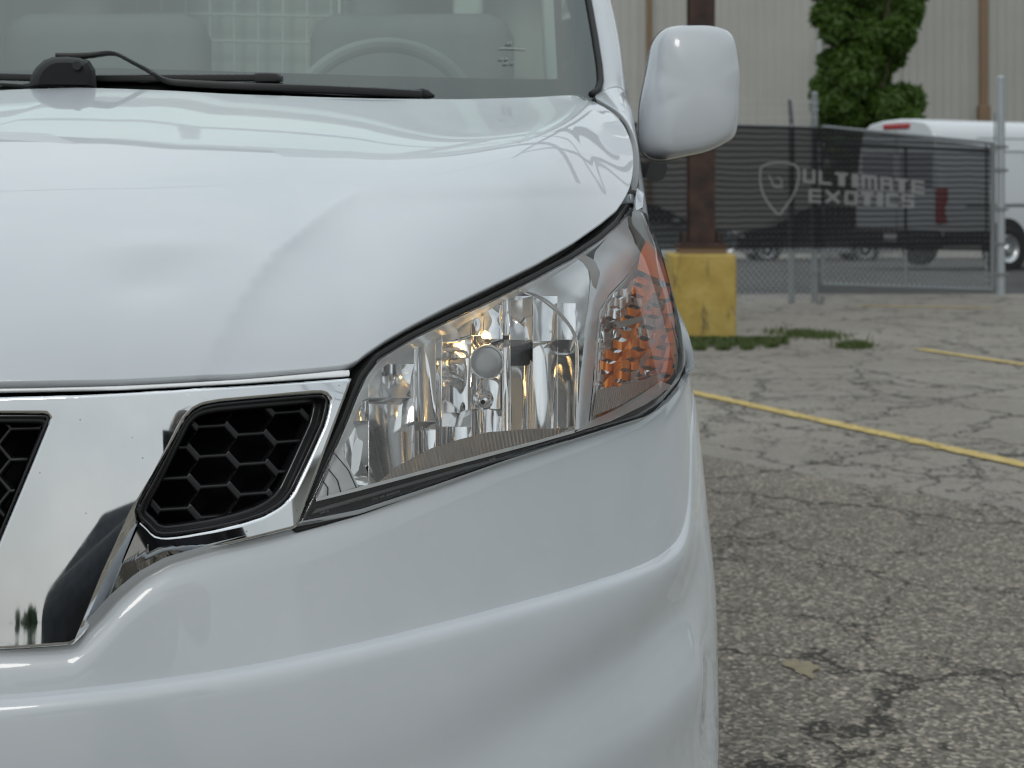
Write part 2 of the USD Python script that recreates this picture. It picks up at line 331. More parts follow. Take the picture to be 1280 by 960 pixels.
# weeds along the foot of the concrete pedestal and in the crack beside it
def blades(n, place, hmin, hmax, seed, w=.006):
    r = np.random.RandomState(seed); V, Fc = [], []
    for i in range(n):
        x, y = place(r); a = r.uniform(0, 6.28); h = r.uniform(hmin, hmax); l = r.uniform(.2, .9) * h
        d = np.array([math.cos(a), math.sin(a), 0]); s = np.array([-d[1], d[0], 0]) * w
        b = np.array([x, y, 0.004]); k = len(V)
        V += [b - s, b + s, b + d * l * .4 + [0, 0, h * .7] + s * .7, b + d * l * .4 + [0, 0, h * .7] - s * .7, b + d * l + [0, 0, h]]
        Fc += [(k, k + 1, k + 2), (k, k + 2, k + 3), (k + 3, k + 2, k + 4)]
    return np.array(V), np.array(Fc)
def tuft(r):
    if r.rand() < .80:
        px = r.uniform(852, 985); py = 427.5 + min(r.exponential(2.6 + 1.5 * math.sin(px * .21)), 11) * (1 - .5 * max(0, (px - 930) / 55))
    elif r.rand() < .5: px = r.normal(1010, 22); py = 420 + (px - 1010) * .06 + r.normal(0, 2.0)
    else: px = r.normal(1068, 10); py = 434 + r.normal(0, 1.5)
    q = on_ground(px, py); return q[0], q[1]
obj('grass_tufts', blades(8000, tuft, .012, .055, 5), 'grass_blade', label='short green weeds at the foot of the yellow concrete pedestal', cat='grass', kind='stuff')

# ------------------------------------------------------------------ buildings
mottled('wall_sheet', (.385, .378, .348), (.435, .428, .395), .25, .65)
mottled('wall_sheet_grey', (.35, .346, .32), (.395, .39, .362), .25, .65)
plain('trim_brown', (.20, .13, .075), .6)
plain('roof_grey', (.2, .2, .2), .7)
plain('flashing', (.42, .43, .42), .5)
def ribbed_wall(x0, x1, y, z0, z1, pitch=.305, deep=.03):
    """Vertical-ribbed sheet facing -y."""
    prof = []
    x = x0
    while x < x1 - 1e-6:
        prof += [(x, 0), (x + pitch * .62, 0), (x + pitch * .72, -deep), (x + pitch * .9, -deep)]
        x += pitch
    prof.append((x1, 0)); p = np.array(prof)
    P = np.array([[(a, y + b, z) for a, b in p] for z in (z0, z1)]); return grid(P, face=(0, -100, 2))[0]
WY = 50.0
gz = ground_z(WY)
def px_x(px, y): return (px - 640) * y / F
wh = thing('warehouse', 'long pale beige ribbed metal warehouse behind the fence and tree', 'warehouse')
xs = [px_x(p, WY) for p in (-420, -100, 150, 420, 640, 811, 1022)]
for i in range(len(xs) - 1): obj('wall_panel', ribbed_wall(xs[i] + .02, xs[i + 1] - .02, WY, gz, 13.0), 'wall_sheet', wh, smooth=False)
obj('wall_core', box(xs[0], xs[-1] - .03, WY + .05, WY + 24, gz, 13.0), 'wall_sheet', wh, smooth=False)
obj('corner_trim', box(xs[-1] - .05, xs[-1] + .12, WY - .06, WY + .2, gz, 13.0), 'flashing', wh, smooth=False)
obj('roof', box(xs[0] - .3, xs[-1] + .3, WY - .4, WY + 24.3, 13.0, 13.25), 'roof_grey', wh, smooth=False)
obj('downspout', rbox(px_x(811, WY) - .10, px_x(811, WY) + .10, WY - .18, WY - .02, gz, 12.9, .02), 'trim_brown', wh)
w2y = 53.0
w2 = thing('warehouse', 'greyer ribbed metal warehouse wall set back behind the white van', 'warehouse')
xs = [px_x(p, w2y) for p in (1010, 1128, 1228, 1400, 1700)]
for i in range(len(xs) - 1): obj('wall_panel', ribbed_wall(xs[i] + .02, xs[i + 1] - .02, w2y, ground_z(w2y), 11.5), 'wall_sheet_grey', w2, smooth=False)
obj('wall_core', box(xs[0], xs[-1], w2y + .05, w2y + 20, ground_z(w2y), 11.5), 'wall_sheet_grey', w2, smooth=False)
obj('roof', box(xs[0] - .3, xs[-1] + .3, w2y - .4, w2y + 20.3, 11.5, 11.75), 'roof_grey', w2, smooth=False)
dsp = px_x(1228, w2y)
obj('downspout', rbox(dsp - .14, dsp + .14, w2y - .22, w2y - .02, ground_z(w2y) + 3, 11.4, .03), 'trim_brown', w2)
obj('downspout_hopper', rbox(dsp - .22, dsp + .22, w2y - .30, w2y - .02, 3.7, 4.3, .05), 'trim_brown', w2)

# what the lot has on its other sides (seen mirrored in the chrome and the paint)
sideb = thing('side_building', 'beige metal shed along the right side of the lot, seen only mirrored in the paint', 'building')
obj('wall', box(19.0, 32, -24, 22, 0, 4.6), 'wall_sheet', sideb, smooth=False)
obj('roof', box(18.6, 32.4, -24.4, 22.4, 4.6, 4.85), 'roof_grey', sideb, smooth=False)
obj('door', box(18.93, 19.05, -2, 2, 0, 3.6), 'flashing', sideb, smooth=False)
lowb = thing('low_building', 'low brick-brown building far behind the photographer, mirrored in the chrome', 'building')
obj('wall', box(-140, -95, -205, -185, 0, 4.4), 'trim_brown', lowb, smooth=False)
obj('roof', box(-140.4, -94.6, -205.4, -184.6, 4.4, 4.7), 'roof_grey', lowb, smooth=False)

# ------------------------------------------------------------------ trees
def leaf_cloud(centres, radii, n, size, seed, flat=.75):
    """Small bent leaves scattered in clumps: denser to each clump's skin, gaps between clumps."""
    r = np.random.RandomState(seed); V, Fc = [], []
    w = np.array(radii) ** 2; w = w / w.sum()
    for i in range(n):
        k = r.choice(len(centres), p=w); d = r.randn(3); d /= np.linalg.norm(d)
        p = np.asarray(centres[k]) + d * radii[k] * (r.uniform(.45, 1.08)) * np.array([1, 1, .9])
        a = r.randn(3); a /= np.linalg.norm(a); nrm = d * .8 + r.randn(3) * .6 + [0, 0, .35]; nrm /= np.linalg.norm(nrm)
        t = np.cross(nrm, a); t /= np.linalg.norm(t); b = np.cross(nrm, t); s = size * r.uniform(.6, 1.35)
        q = len(V)
        V += [p - t * s, p + b * s * .5 * flat, p + t * s - nrm * s * .25, p - b * s * .5 * flat]
        Fc += [(q, q + 1, q + 2), (q, q + 2, q + 3)]
    return np.array(V), np.array(Fc)
def make_tree(x, y, z, label, clumps, n, size, seed, leafm='leaf_green', tr=.16, group=None):
    t = thing('tree', label, 'tree', group)
    top = max(c[2] for c, _ in clumps)
    parts = [frustum(np.array([x, y, z - .2]), np.array([x, y, z + (top - z) * .5]), tr, tr * .5, 10)]
    for c, rd in clumps[::2]:
        zb = z + (c[2] - z) * .55
        parts.append(frustum(np.array([x, y, zb]), np.array(c, float), tr * .35, tr * .1, 6))
    obj('trunk', cat(*parts), 'bark', t)
    obj('crown', leaf_cloud([c for c, _ in clumps], [rd for _, rd in clumps], n, size, seed), leafm, t, smooth=False)
    return t
TY = 43.0
r = np.random.RandomState(8); cl = []
def tp(px, py, dy=0.): return pix(px, py, TY + dy)
# outline of the leafy column in the photo, filled with clumps
for py, xa, xb in [(-90, 1030, 1150), (-50, 1022, 1152), (-15, 1018, 1150), (15, 1020, 1143), (42, 1026, 1138), (68, 1026, 1128), (92, 1028, 1112), (115, 1022, 1118), (135, 1022, 1142), (155, 1030, 1150), (185, 1030, 1120), (215, 1035, 1110)]:
    for k in range(5):
        px = xa + 14 + (xb - xa - 28) * (k + r.uniform(-.25, .25)) / 4
        cl.append((tp(px, py + r.uniform(-9, 9), r.uniform(-.7, .7)), r.uniform(.36, .60)))
make_tree(tp(1085, 0)[0], TY, ground_z(TY), 'tall dark green leafy tree against the warehouse wall behind the fence', cl, 60000, .17, 4)
for i, (tx, ty, hh) in enumerate([(-66, -170, 5.5), (-84, -176, 7), (-45, -180, 5.), (-20, -170, 6), (24, -185, 7)]):
    rr = np.random.RandomState(30 + i)
    cl2 = [((tx + rr.uniform(-7, 7), ty + rr.uniform(-4, 4), hh * rr.uniform(.45, .95)), rr.uniform(.9, 1.6)) for _ in range(12)]
    make_tree(tx, ty, 0, 'broad green tree far behind the photographer, mirrored in the chrome', cl2, 2500, .5, 50 + i, 'far_leaf', .25, 'trees mirrored in the chrome')

# ------------------------------------------------------------------ the white van: body surface
# u = metres from the van's centre line, zr = height above (H - 1.08); the nose is a superellipse in plan.
DZ, XC, DD, PW = H - 1.08, -0.595, 0.75, 2.4
Wf = PCH([.10, .20, .35, .55, .69, .76, .84, .92, 1.0, 1.06, 1.2, 1.4], [.855, .859, .863, .860, .847, .839, .829, .814, .794, .774, .767, .75])
Yn = PCH([.10, .20, .40, .58, .66, .72, .80, .90, .95, 1.05, 1.2, 1.4], [1.25, 1.225, 1.210, 1.210, 1.2175, 1.2265, 1.2385, 1.2535, 1.262, 1.29, 1.36, 1.46])
_t = np.linspace(0, 1, 4001); _th = _t * np.pi / 2
_s = np.r_[0, np.cumsum(np.hypot(np.diff(.85 * np.sin(_th) ** (2 / PW)), np.diff(DD * (1 - np.cos(_th)))))]
S1 = _s[-1]
def Tof(s): return np.where(s <= S1, np.interp(np.abs(s), _s, _t), 1 + (np.abs(s) - S1) / (DD * np.pi / 2))
def surf(s, zr):
    """World point of the body's front surface; s = run of the plan curve from the centre line (negative = mirrored)."""
    s, zr = np.asarray(s, float), np.asarray(zr, float)
    t = Tof(s); th = np.minimum(t, 1) * np.pi / 2
    u = Wf(zr) * np.sin(th) ** (2 / PW); y = Yn(zr) + DD * (1 - np.cos(th)) + np.maximum(t - 1, 0) * DD * np.pi / 2
    return np.stack([XC + np.sign(s) * u, y, zr + DZ], -1)
def surf_n(s, zr, e=1.5e-3, off=None):
    def P(a, b): return surf(a, b) if off is None else surf(a, b) + off(a, b)[..., None] * surf_n(a, b)
    n = np.cross(P(s + e, zr) - P(s - e, zr), P(s, zr + e) - P(s, zr - e))
    return n / np.linalg.norm(n, axis=-1, keepdims=True)
def onS(px, py):
    """Where the body surface is seen at a photo pixel: (s, zr)."""
    px, py = np.atleast_1d(np.asarray(px, float)), np.atleast_1d(np.asarray(py, float))
    Y = np.full(px.shape, 1.4)
    for _ in range(120):
        X = (px - 640) * Y / F; zr = np.clip(H - (py - HZ) * Y / F - DZ, .1, 1.39); w = Wf(zr)
        q = np.clip(np.abs(X - XC) / w, 0, .9999)
        y = Yn(zr) + DD * (1 - np.sqrt(1 - q ** PW)); Y = .55 * Y + .45 * y
    X = (px - 640) * Y / F; zr = H - (py - HZ) * Y / F - DZ
    q = np.clip(np.abs(X - XC) / Wf(np.clip(zr, .1, 1.39)), 0, .9999)
    t = np.arcsin(q ** (PW / 2)) / (np.pi / 2)
    return np.stack([np.interp(t, _t, _s) * np.sign(X - XC), zr], -1)
def pts(flat): return np.array(flat, float).reshape(-1, 2)
def dens(p, step=5.0, closed=True):
    p = np.asarray(p, float); q = np.vstack([p, p[:1]]) if closed else p
    ls = LineString(q); n = max(4, int(ls.length / step)); r = np.array([ls.interpolate(t, normalized=True).coords[0] for t in np.linspace(0, 1, n + 1)])
    return r[:-1] if closed else r
def rounded(p, rad):
    return np.array(Polygon(p).buffer(-rad).buffer(rad * 2, quad_segs=6).buffer(-rad, quad_segs=6).exterior.coords[:-1])
def polyS(p, step=5.0): return Polygon(onS(*dens(p, step).T)).buffer(0)
def z1(flat, x0=360., y0=240., k=2.2327): q = pts(flat); return q / k + [x0, y0]     # reads taken from enlargements of the photo

def tri2(poly, size):
    """Triangulates a plane region, then splits long edges."""
    V, Fc, n = [], [], 0
    for g in getattr(poly, 'geoms', [poly]):
        if g.geom_type != 'Polygon' or g.area < 1e-8: continue
        v, f = trimesh.creation.triangulate_polygon(g, engine='earcut')
        V.append(np.asarray(v)[:, :2]); Fc.append(np.asarray(f) + n); n += len(v)
    if not V: return np.zeros((0, 2)), np.zeros((0, 3), int)
    v, f = np.vstack(V), np.vstack(Fc)
    v3, f = trimesh.remesh.subdivide_to_size(np.c_[v, np.zeros(len(v))], f, size, max_iter=14)
    return v3[:, :2], f
def plate(regions, outline, base=0.0, bevel=.004, height=.004, depth=.012, size=.02, mirror=False, wall=True):
    """A trim piece lying on the body surface. regions: [(polygon in (s, zr), extra offset function or None)]; its edge is
    rounded off along outline over bevel metres, and walls of the given depth close it towards the body. Returns (V, F), normals."""
    Vs, Fs, Ns, n = [], [], [], 0
    bd = outline.boundary
    cuts = [outline.buffer(-bevel * k) for k in (.12, .35, .65, 1.0)]
    st = max(bevel / 5, 2e-4)
    samples = np.vstack([np.array(rg.segmentize(st).coords) for g in getattr(outline, 'geoms', [outline]) for rg in (g.exterior, *g.interiors)])
    near = cKDTree(samples)
    for poly, extra in regions:
        pieces, rest = [], shapely.set_precision(poly.buffer(0), 1e-7)
        for c in cuts if bevel else []:
            c = shapely.set_precision(c.buffer(0), 1e-7)
            pieces.append((shapely.difference(rest, c, grid_size=1e-7), min(size, .01))); rest = shapely.intersection(rest, c, grid_size=1e-7)
        pieces.append((rest, size))
        for pc, sz in pieces:
            v, f = tri2(pc, sz)
            if not len(v): continue
            s, z = v[:, 0], v[:, 1]
            d, i = near.query(v); g = v - samples[i]; g /= np.maximum(np.linalg.norm(g, axis=1, keepdims=True), 1e-9)
            x = 1 - np.clip(d / max(bevel, 1e-6), 0, .97)
            off = base - height * (1 - np.sqrt(np.maximum(1 - np.where(d >= bevel, 0, x) ** 2, 0))) + (extra(s, z) if extra else 0)
            N0 = surf_n(s, z); N = N0 if extra is None else surf_n(s, z, off=extra, e=4e-4)
            e = 1e-3; ts, tz = surf(s + e, z) - surf(s - e, z), surf(s, z + e) - surf(s, z - e)
            ts /= np.linalg.norm(ts, axis=1, keepdims=True); tz /= np.linalg.norm(tz, axis=1, keepdims=True)
            sl = np.where(d >= bevel, 0, height / max(bevel, 1e-6) * x / np.sqrt(np.maximum(1 - x ** 2, 1e-3)))
            sl = np.where(d < 1e-6, sl.max(initial=0), sl)
            N = N - sl[:, None] * (g[:, :1] * ts + g[:, 1:] * tz)
            N /= np.linalg.norm(N, axis=1, keepdims=True)
            N = np.where((N * N0).sum(1, keepdims=True) < 0, -N, N)
            Vs.append(surf(s, z) + off[:, None] * N0); Fs.append(f + n); Ns.append(N); n += len(v)
    if wall:
        for g in getattr(outline, 'geoms', [outline]):
            for rg in [g.exterior, *g.interiors]:
                c = dens(np.array(rg.coords[:-1]), .004)
                s, z = c[:, 0], c[:, 1]; N0 = surf_n(s, z)
                tg = np.roll(c, -1, 0) - np.roll(c, 1, 0); o2 = np.c_[tg[:, 1], -tg[:, 0]]; o2 /= np.linalg.norm(o2, axis=1, keepdims=True) + 1e-12
                e = 1e-3; ou = surf(s + o2[:, 0] * e, z + o2[:, 1] * e) - surf(s, z); ou /= np.linalg.norm(ou, axis=1, keepdims=True)
                if not outline.contains(Point(c[0] - o2[0] * 5e-4)): ou = -ou
                ex = np.zeros(len(s))
                for poly, extra in regions:
                    if extra is not None:
                        inn = shapely.distance(poly, shapely.points(c)) < 1e-4; ex = np.where(inn, extra(s, z), ex)
                a = surf(s, z) + (base - height + ex)[:, None] * N0; b = surf(s, z) + (base - height - depth) * N0
                m = len(c); k = np.arange(m); j = (k + 1) % m
                Vs.append(np.vstack([a, b])); Ns.append(np.vstack([ou, ou])); Fs.append(np.vstack([np.c_[k, j, m + j], np.c_[k, m + j, m + k]]) + n); n += 2 * m
    V, Fc, N = np.vstack(Vs), np.vstack(Fs), np.vstack(Ns)
    if mirror:
        V2 = V.copy(); V2[:, 0] = 2 * XC - V2[:, 0]; N2 = N.copy(); N2[:, 0] *= -1
        Fc = np.vstack([Fc, Fc[:, ::-1] + len(V)]); V, N = np.vstack([V, V2]), np.vstack([N, N2])
    fn = np.cross(V[Fc[:, 1]] - V[Fc[:, 0]], V[Fc[:, 2]] - V[Fc[:, 0]])
    flip = (fn * N[Fc[:, 0]]).sum(1) < 0
    Fc[flip] = Fc[flip][:, ::-1]
    return (V, Fc), N
def obj2(name, mn, mat_, parent, **kw): return obj(name, mn[0], mat_, parent, normals=mn[1], **kw)
def mirrored(mn):
    (V, f), N = mn; V2, N2 = V.copy(), N.copy(); V2[:, 0] = 2 * XC - V2[:, 0]; N2[:, 0] *= -1; return (V2, f[:, ::-1]), N2
def both(mn):
    a, b = mn, mirrored(mn); return (np.vstack([a[0][0], b[0][0]]), np.vstack([a[0][1], b[0][1] + len(a[0][0])])), np.vstack([a[1], b[1]])
def sstep(x): x = np.clip(x, 0, 1); return x * x * (3 - 2 * x)

van = thing('cargo_van', 'white compact cargo van in close-up with chrome grille and clear headlight', 'van')

# ---- bumper: from the trim line down; step under the crease, scooped fog lamp corner
top_px = pts([-277, 819, 0, 817, 60, 814, 90, 811, 104, 801, 125, 781, 150, 753, 180, 727, 212, 709, 252, 697, 309, 682, 366, 667, 450, 648, 539, 617, 629, 584, 718, 555, 799, 529, 826, 512, 847, 487, 858, 468])
tS = onS(*dens(top_px, 6, closed=False).T)
tS = tS[np.r_[True, np.diff(tS[:, 0]) > 1e-5]]
ext = np.array([[S1 + .05, .91], [S1 + .2, .95], [S1 + .9, .96]])
tS = np.vstack([tS[tS[:, 0] < S1 - .02], ext])
topf = PCH(tS[:, 0], tS[:, 1])
crease_px = pts([-277, 872, 0, 870, 150, 855, 302, 834, 450, 803, 575, 772, 700, 739, 791, 711, 830, 693, 855, 668])
cS = onS(*dens(crease_px, 12, closed=False).T)
cS_end = cS[-1, 0]
cS = np.vstack([cS, [[cS[-1, 0] + .05, cS[-1, 1] + .04], [cS[-1, 0] + .11, .80], [S1 + .2, .84], [S1 + .9, .85]]])
cS = cS[np.r_[True, np.diff(cS[:, 0]) > 1e-4]]
cref0 = PCH(cS[:, 0], cS[:, 1])
_cs = np.linspace(0, float(cS[-1, 0]), 600); _cz = np.pad(cref0(_cs), 40, mode='edge'); _ck = np.exp(-(np.arange(-40, 41) / 10.) ** 2)
cref = PCH(_cs, np.convolve(_cz, _ck / _ck.sum(), 'valid'))
scoop = LineString(onS(*dens(pts([430, 985, 560, 950, 690, 888, 790, 832, 862, 762, 880, 720]), 10, closed=False).T))
ridge = LineString(onS(*dens(pts([480, 1060, 600, 1000, 720, 930, 800, 880, 860, 840]), 10, closed=False).T))
def bump_off(s, z):
    s, z = np.broadcast_arrays(np.abs(s), z)
    d = cref(s) - z                                     # below the crease
    o = np.where(d > 0, .0115 * (1 - np.exp(-d / .0042)) * (1 - .75 * sstep((s - cS_end + .06) / .12)), 0.) - .004 * np.where(d > 0, sstep(d / .25), 0)
    top = np.clip((z - topf(s) + .030) / .030, 0, 1); o = o - .0042 * top ** 2 * np.exp(-np.maximum(s - .42, 0) / .12) - .0025 * np.clip((z - topf(s) + .014) / .014, 0, 1) ** 2
    P = shapely.points(np.stack([s, z], -1))
    ds = shapely.distance(scoop, P); dr = shapely.distance(ridge, P)
    w = sstep((s - .42) / .4) * (1 - sstep((s - cS_end + .05) / .16))
    return o - .020 * w * np.exp(-(ds / .045) ** 2) + .010 * w * np.exp(-(dr / .06) ** 2)
ss = np.r_[np.linspace(0, S1 * .7, 150), np.linspace(S1 * .7, S1 + .42, 110)[1:]]
ss = np.r_[-ss[::-1][:-1], ss]
zlow, rows = .16, []
v1 = np.r_[np.linspace(0, 1, 34) ** 1.0]
zz = []
for s in ss:
    zt, zc = float(topf(abs(s))), float(cref(abs(s))); zc = min(zc, zt - .03)
    up = zt - (zt - zc) * np.r_[0, .02, .05, .09, .14, .2, .28, .36, .45, .55, .66, .77, .87, .94, .968, .982, .99, .995, .999]
    lo = zc - (zc - zlow) * (np.r_[0, np.r_[.002, .004, .007, .011, .016], np.linspace(.06, 1, 60) ** 1.35])
    zz.append(np.r_[up, lo + -1e-5])
zz = np.array(zz).T; SSg = np.broadcast_to(ss, zz.shape)
PB = surf(SSg, zz) + bump_off(SSg, zz)[..., None] * surf_n(SSg, zz)
obj2('bumper', panel(PB, depth=.014, r=.0025, sides='t'), 'white_paint', van)

# ---- hood: Bezier strips from the front/side edge to the rear edge
he_px = pts([-277, 477, -100, 477, 0, 475.5, 150, 473, 300, 465.5, 400, 457.5, 432, 454.5, 446, 449, 458, 439, 485, 421, 517, 403, 561, 380.5, 611, 357, 673, 327, 718, 301, 752, 277, 771, 261])
hS = onS(*dens(he_px, 8, closed=False).T)
E1 = surf(hS[:, 0], hS[:, 1]); E1 = E1[E1[:, 0] >= XC - 1e-6]
YE = float(E1[-1, 1])
E2 = spline([E1[-1], pix(784, 240, YE + .065), pix(790.5, 214, YE + .145), pix(790, 186, YE + .235), pix(781, 160, YE + .335), pix(764, 140, YE + .43), pix(738, 125, YE + .53)], 30)
E = np.vstack([E1, E2[1:]])
arc = np.r_[0, np.cumsum(np.linalg.norm(np.diff(E, axis=0), axis=1))]; a1 = arc[len(E1) - 1] / arc[-1]
Ef = PCH(arc / arc[-1], E)
_ag = np.linspace(-1, 1, 801); _Eg = Ef(np.abs(_ag)); _Eg[:, 0] = XC + (_Eg[:, 0] - XC) * np.sign(_ag)
_kw = np.exp(-(np.arange(-60, 61) / 26.) ** 2); _Es = np.stack([np.convolve(np.pad(_Eg[:, j], 60, mode='reflect', reflect_type='odd'), _kw / _kw.sum(), 'valid') for j in range(3)], 1)
Esm = PCH(_ag[400:], _Es[400:])        # the same edge with its corners smoothed: shapes the panel inside the edge
uR = E[-1, 0] - XC
yrear = PCH([0, .2, .4, .55, .62, .67, uR], [2.02, 2.035, 2.080, 2.145, 2.19, 2.24, E[-1, 1]])
zrear = PCH([0, .12, .22, .40, .50, .62, .69, uR], [.1425 + H, .139 + H, .1345 + H, .1315 + H, .133 + H, .140 + H, .147 + H, E[-1, 2]])
ug = PCH([0, .26, a1 * .8, a1, 1], [0, .36, .60, .665, uR])
def hood_pt(a, v):
    a, v = np.abs(a), np.asarray(v)
    e = Ef(a); u = ug(a); R = np.stack([XC + u, yrear(u), zrear(u)], -1)
    k = sstep((a - a1 * .72) / (1 - a1 * .72))[..., None]          # 0 on the front edge, 1 at the rear corner
    t0 = np.array([0, .062, .135]) * (1 - k) + np.array([-.055, .06, .030]) * k
    t1 = np.array([0, .40, .082]) * (1 - k) ** 1.5 + np.array([.0, .05, .006]) * k
    sd = sstep((a - .25) / .5)[..., None] * (1 - k); t0 = t0 + sd * np.array([-.055, .015, .0])
    v = v[..., None]
    return e * (1 - v) ** 3 + (Esm(a) + t0 * 1.15) * 3 * v * (1 - v) ** 2 + (R - t1) * 3 * v ** 2 * (1 - v) + R * v ** 3
aa = np.r_[np.linspace(0, a1, 110), np.linspace(a1, .978, 46)[1:]]
vv = np.r_[np.linspace(0, .5, 70), np.linspace(.5, 1, 50)[1:]]
A, V_ = np.meshgrid(aa, vv)
PH = hood_pt(A, V_)
# style crease and the shallow dent beside it
def to_px(P): return np.stack([640 + P[..., 0] * F / P[..., 1], HZ - (P[..., 2] - H) * F / P[..., 1]], -1)
def hood_at(px, py):
    """Hood point seen at a photo pixel."""
    q = to_px(PH); i = np.argmin(((q - [px, py]) ** 2).sum(-1)); return PH.reshape(-1, 3)[i]
cr = np.array([hood_at(*p) for p in [(262, 455), (292, 390), (318, 345), (345, 312), (378, 284), (410, 258), (445, 238)]])
crl = LineString(cr[:, [0, 2]])
NH = grid_normals(PH); NH = np.where(((np.array([0, -3, 3.]) - PH) * NH).sum(-1, keepdims=True) < 0, -NH, NH)
Q = shapely.points(PH[..., [0, 2]])
dist = shapely.distance(crl, Q)
cx = np.interp(PH[..., 2], cr[:, 2], cr[:, 0]); side = PH[..., 0] - cx
fade = np.exp(-(np.maximum(PH[..., 2] - cr[-1, 2] + .01, 0) / .012) ** 2) * np.exp(-(np.maximum(cr[0, 2] - PH[..., 2] + .0, 0) / .02) ** 2)
mid = np.exp(-((PH[..., 2] - cr[3, 2]) / .055) ** 2)
h = np.where(side > 0, -.0150 * (1 - np.exp(-np.abs(side) / .030)) * np.exp(-np.abs(side) / .14), -.0045 * (1 - np.exp(-np.abs(side) / .03)) * np.exp(-np.abs(side) / .10)) * fade * (.35 + .65 * mid)
dc = hood_at(190, 345); h = h - .0060 * np.exp(-(((PH[..., 0] - dc[0]) / .035) ** 2 + ((PH[..., 2] - dc[2]) / .018) ** 2))
dc = hood_at(200, 305); h = h + .0036 * np.exp(-(((PH[..., 0] - dc[0]) / .05) ** 2 + ((PH[..., 2] - dc[2]) / .012) ** 2))
PH = PH + h[..., None] * NH
PHm = PH[:, ::-1].copy(); PHm[..., 0] = 2 * XC - PHm[..., 0]
PHA = np.concatenate([PHm[:, :-1], PH], 1)
obj2('hood', panel(PHA, face=(XC, -2, 4), depth=.013, r=.0028, sides='tb'), 'white_paint', van)
# dark gap beneath the panel joints
obj('inner_body', grid(surf(*np.meshgrid(np.linspace(-S1 - .3, S1 + .3, 160), np.linspace(.2, 1.16, 40))) - np.array([0, 0, 0]) + 0)[0] if False else (lambda P, N: ((P - .062 * N).reshape(-1, 3), grid_faces(*P.shape[:2])))(*(lambda s, z: (surf(s, z), surf_n(s, z)))(*np.meshgrid(np.linspace(-onS([446], [474])[0, 0], onS([446], [474])[0, 0], 100), np.linspace(.2, .94, 30)))), 'void_black', van)

# ---- chrome grille surround with V blade
outer_px = pts([-277, 497.5, 0, 496, 100, 493.5, 203, 488.5, 320, 480.5, 439, 472.5, 371, 657, 366, 661, 309, 675.5, 252, 690, 211, 702, 179, 720, 150, 745, 122, 776, 97, 802, 89, 806, 40, 810, 0, 812, -277, 816])
wing_px = z1([345, 246, 420, 232, 560, 219, 700, 207, 850, 194, 890, 193, 915, 203, 926, 222, 922, 255, 905, 330, 860, 430, 800, 560, 757, 648, 725, 690, 680, 725, 620, 757, 520, 790, 400, 818, 250, 843, 165, 851, 120, 840, 95, 810, 50, 770, 42, 735, 60, 690, 110, 600, 170, 485, 220, 385, 260, 310, 300, 268], 160, 440, 3.693)
cent_px = np.array([[-621, 517], [-277, 518], [58, 517], [66, 521], [67, 529], [45, 580], [0, 684], [-30, 752], [-50, 765], [-277, 770]])
outer = polyS(outer_px); wing = polyS(np.array(wing_px), 3); wing = wing.buffer(-.006).buffer(.006)
cent = polyS(rounded(np.array([[-277, 518], [66, 517.5], [-42, 775], [-277, 780]]), 6), 4)
outer = outer.intersection(sbox(0, 0, 2, 2))
frame = outer.difference(wing).difference(cent)
LA = onS(*dens(pts([246, 505, 232, 524, 208, 562, 163, 637, 128, 715, 92.5, 803, 80, 830]), 6, closed=False).T)
LB = onS(*dens(pts([246, 505, 234, 524, 214, 562, 180, 642, 155, 700, 128, 768, 108, 800, 92, 830]), 6, closed=False).T)
far_r = np.array([[2, LB[-1, 1]], [2, LB[0, 1]]])
right_of_B = Polygon(np.vstack([LB, far_r, [[2, 2], [LB[0, 0], 2]]])).buffer(0)
right_of_A = Polygon(np.vstack([LA, [[2, LA[-1, 1]], [2, 2], [LA[0, 0], 2]]])).buffer(0)
za, zb = LA[0, 1], LA[-1, 1]
amp = lambda z: .016 * np.clip((za - z) / (za - zb), 0, 1)
laf, lbf = PCH(LA[::-1, 1], LA[::-1, 0]), PCH(LB[::-1, 1], LB[::-1, 0])
blade_off = lambda s, z: .0005 + .036 * (s - .20)
facet_off = lambda s, z: (lambda c: blade_off(s, z) * (1 - c) - amp(z) * c)(np.clip((s - laf(np.clip(z, zb, za))) / np.maximum(lbf(np.clip(z, zb, za)) - laf(np.clip(z, zb, za)), 1e-4), 0, 1))
low_edge = LineString(onS(*dens(pts([300, 678.5, 252, 690, 211, 702, 179, 720, 150, 745, 122, 776, 97, 802]), 5, closed=False).T))
def wing_off(s, z):
    d = shapely.distance(low_edge, shapely.points(np.stack([s, z], -1))); k = np.interp(s, [onS([150], [745])[0, 0], onS([290], [680])[0, 0]], [.020, .0])
    return -1.15 * np.maximum(k - d, 0) - amp(z) * np.interp(s, [onS([150], [745])[0, 0], onS([330], [670])[0, 0]], [1.0, 0.0]) + .001
regs = [(frame.difference(right_of_A), blade_off), (frame.intersection(right_of_A).difference(right_of_B), facet_off), (frame.intersection(right_of_B), wing_off)]
grille = obj2('grille_surround', plate(regs, frame, base=.004, bevel=.0032, height=.003, depth=.035, size=.008, mirror=True), 'chrome', van)
strip_px = pts([-277, 486.5, 0, 485, 150, 482, 300, 474, 438, 461.5, 440, 470, 300, 479.5, 150, 487.5, 0, 490.5, -277, 492])
strip = polyS(strip_px).intersection(sbox(0, 0, 2, 2))
obj2('upper_trim_strip', plate([(strip, None)], strip, base=-.002, bevel=.002, height=.002, depth=.02, size=.03, mirror=True), 'satin_silver', van)

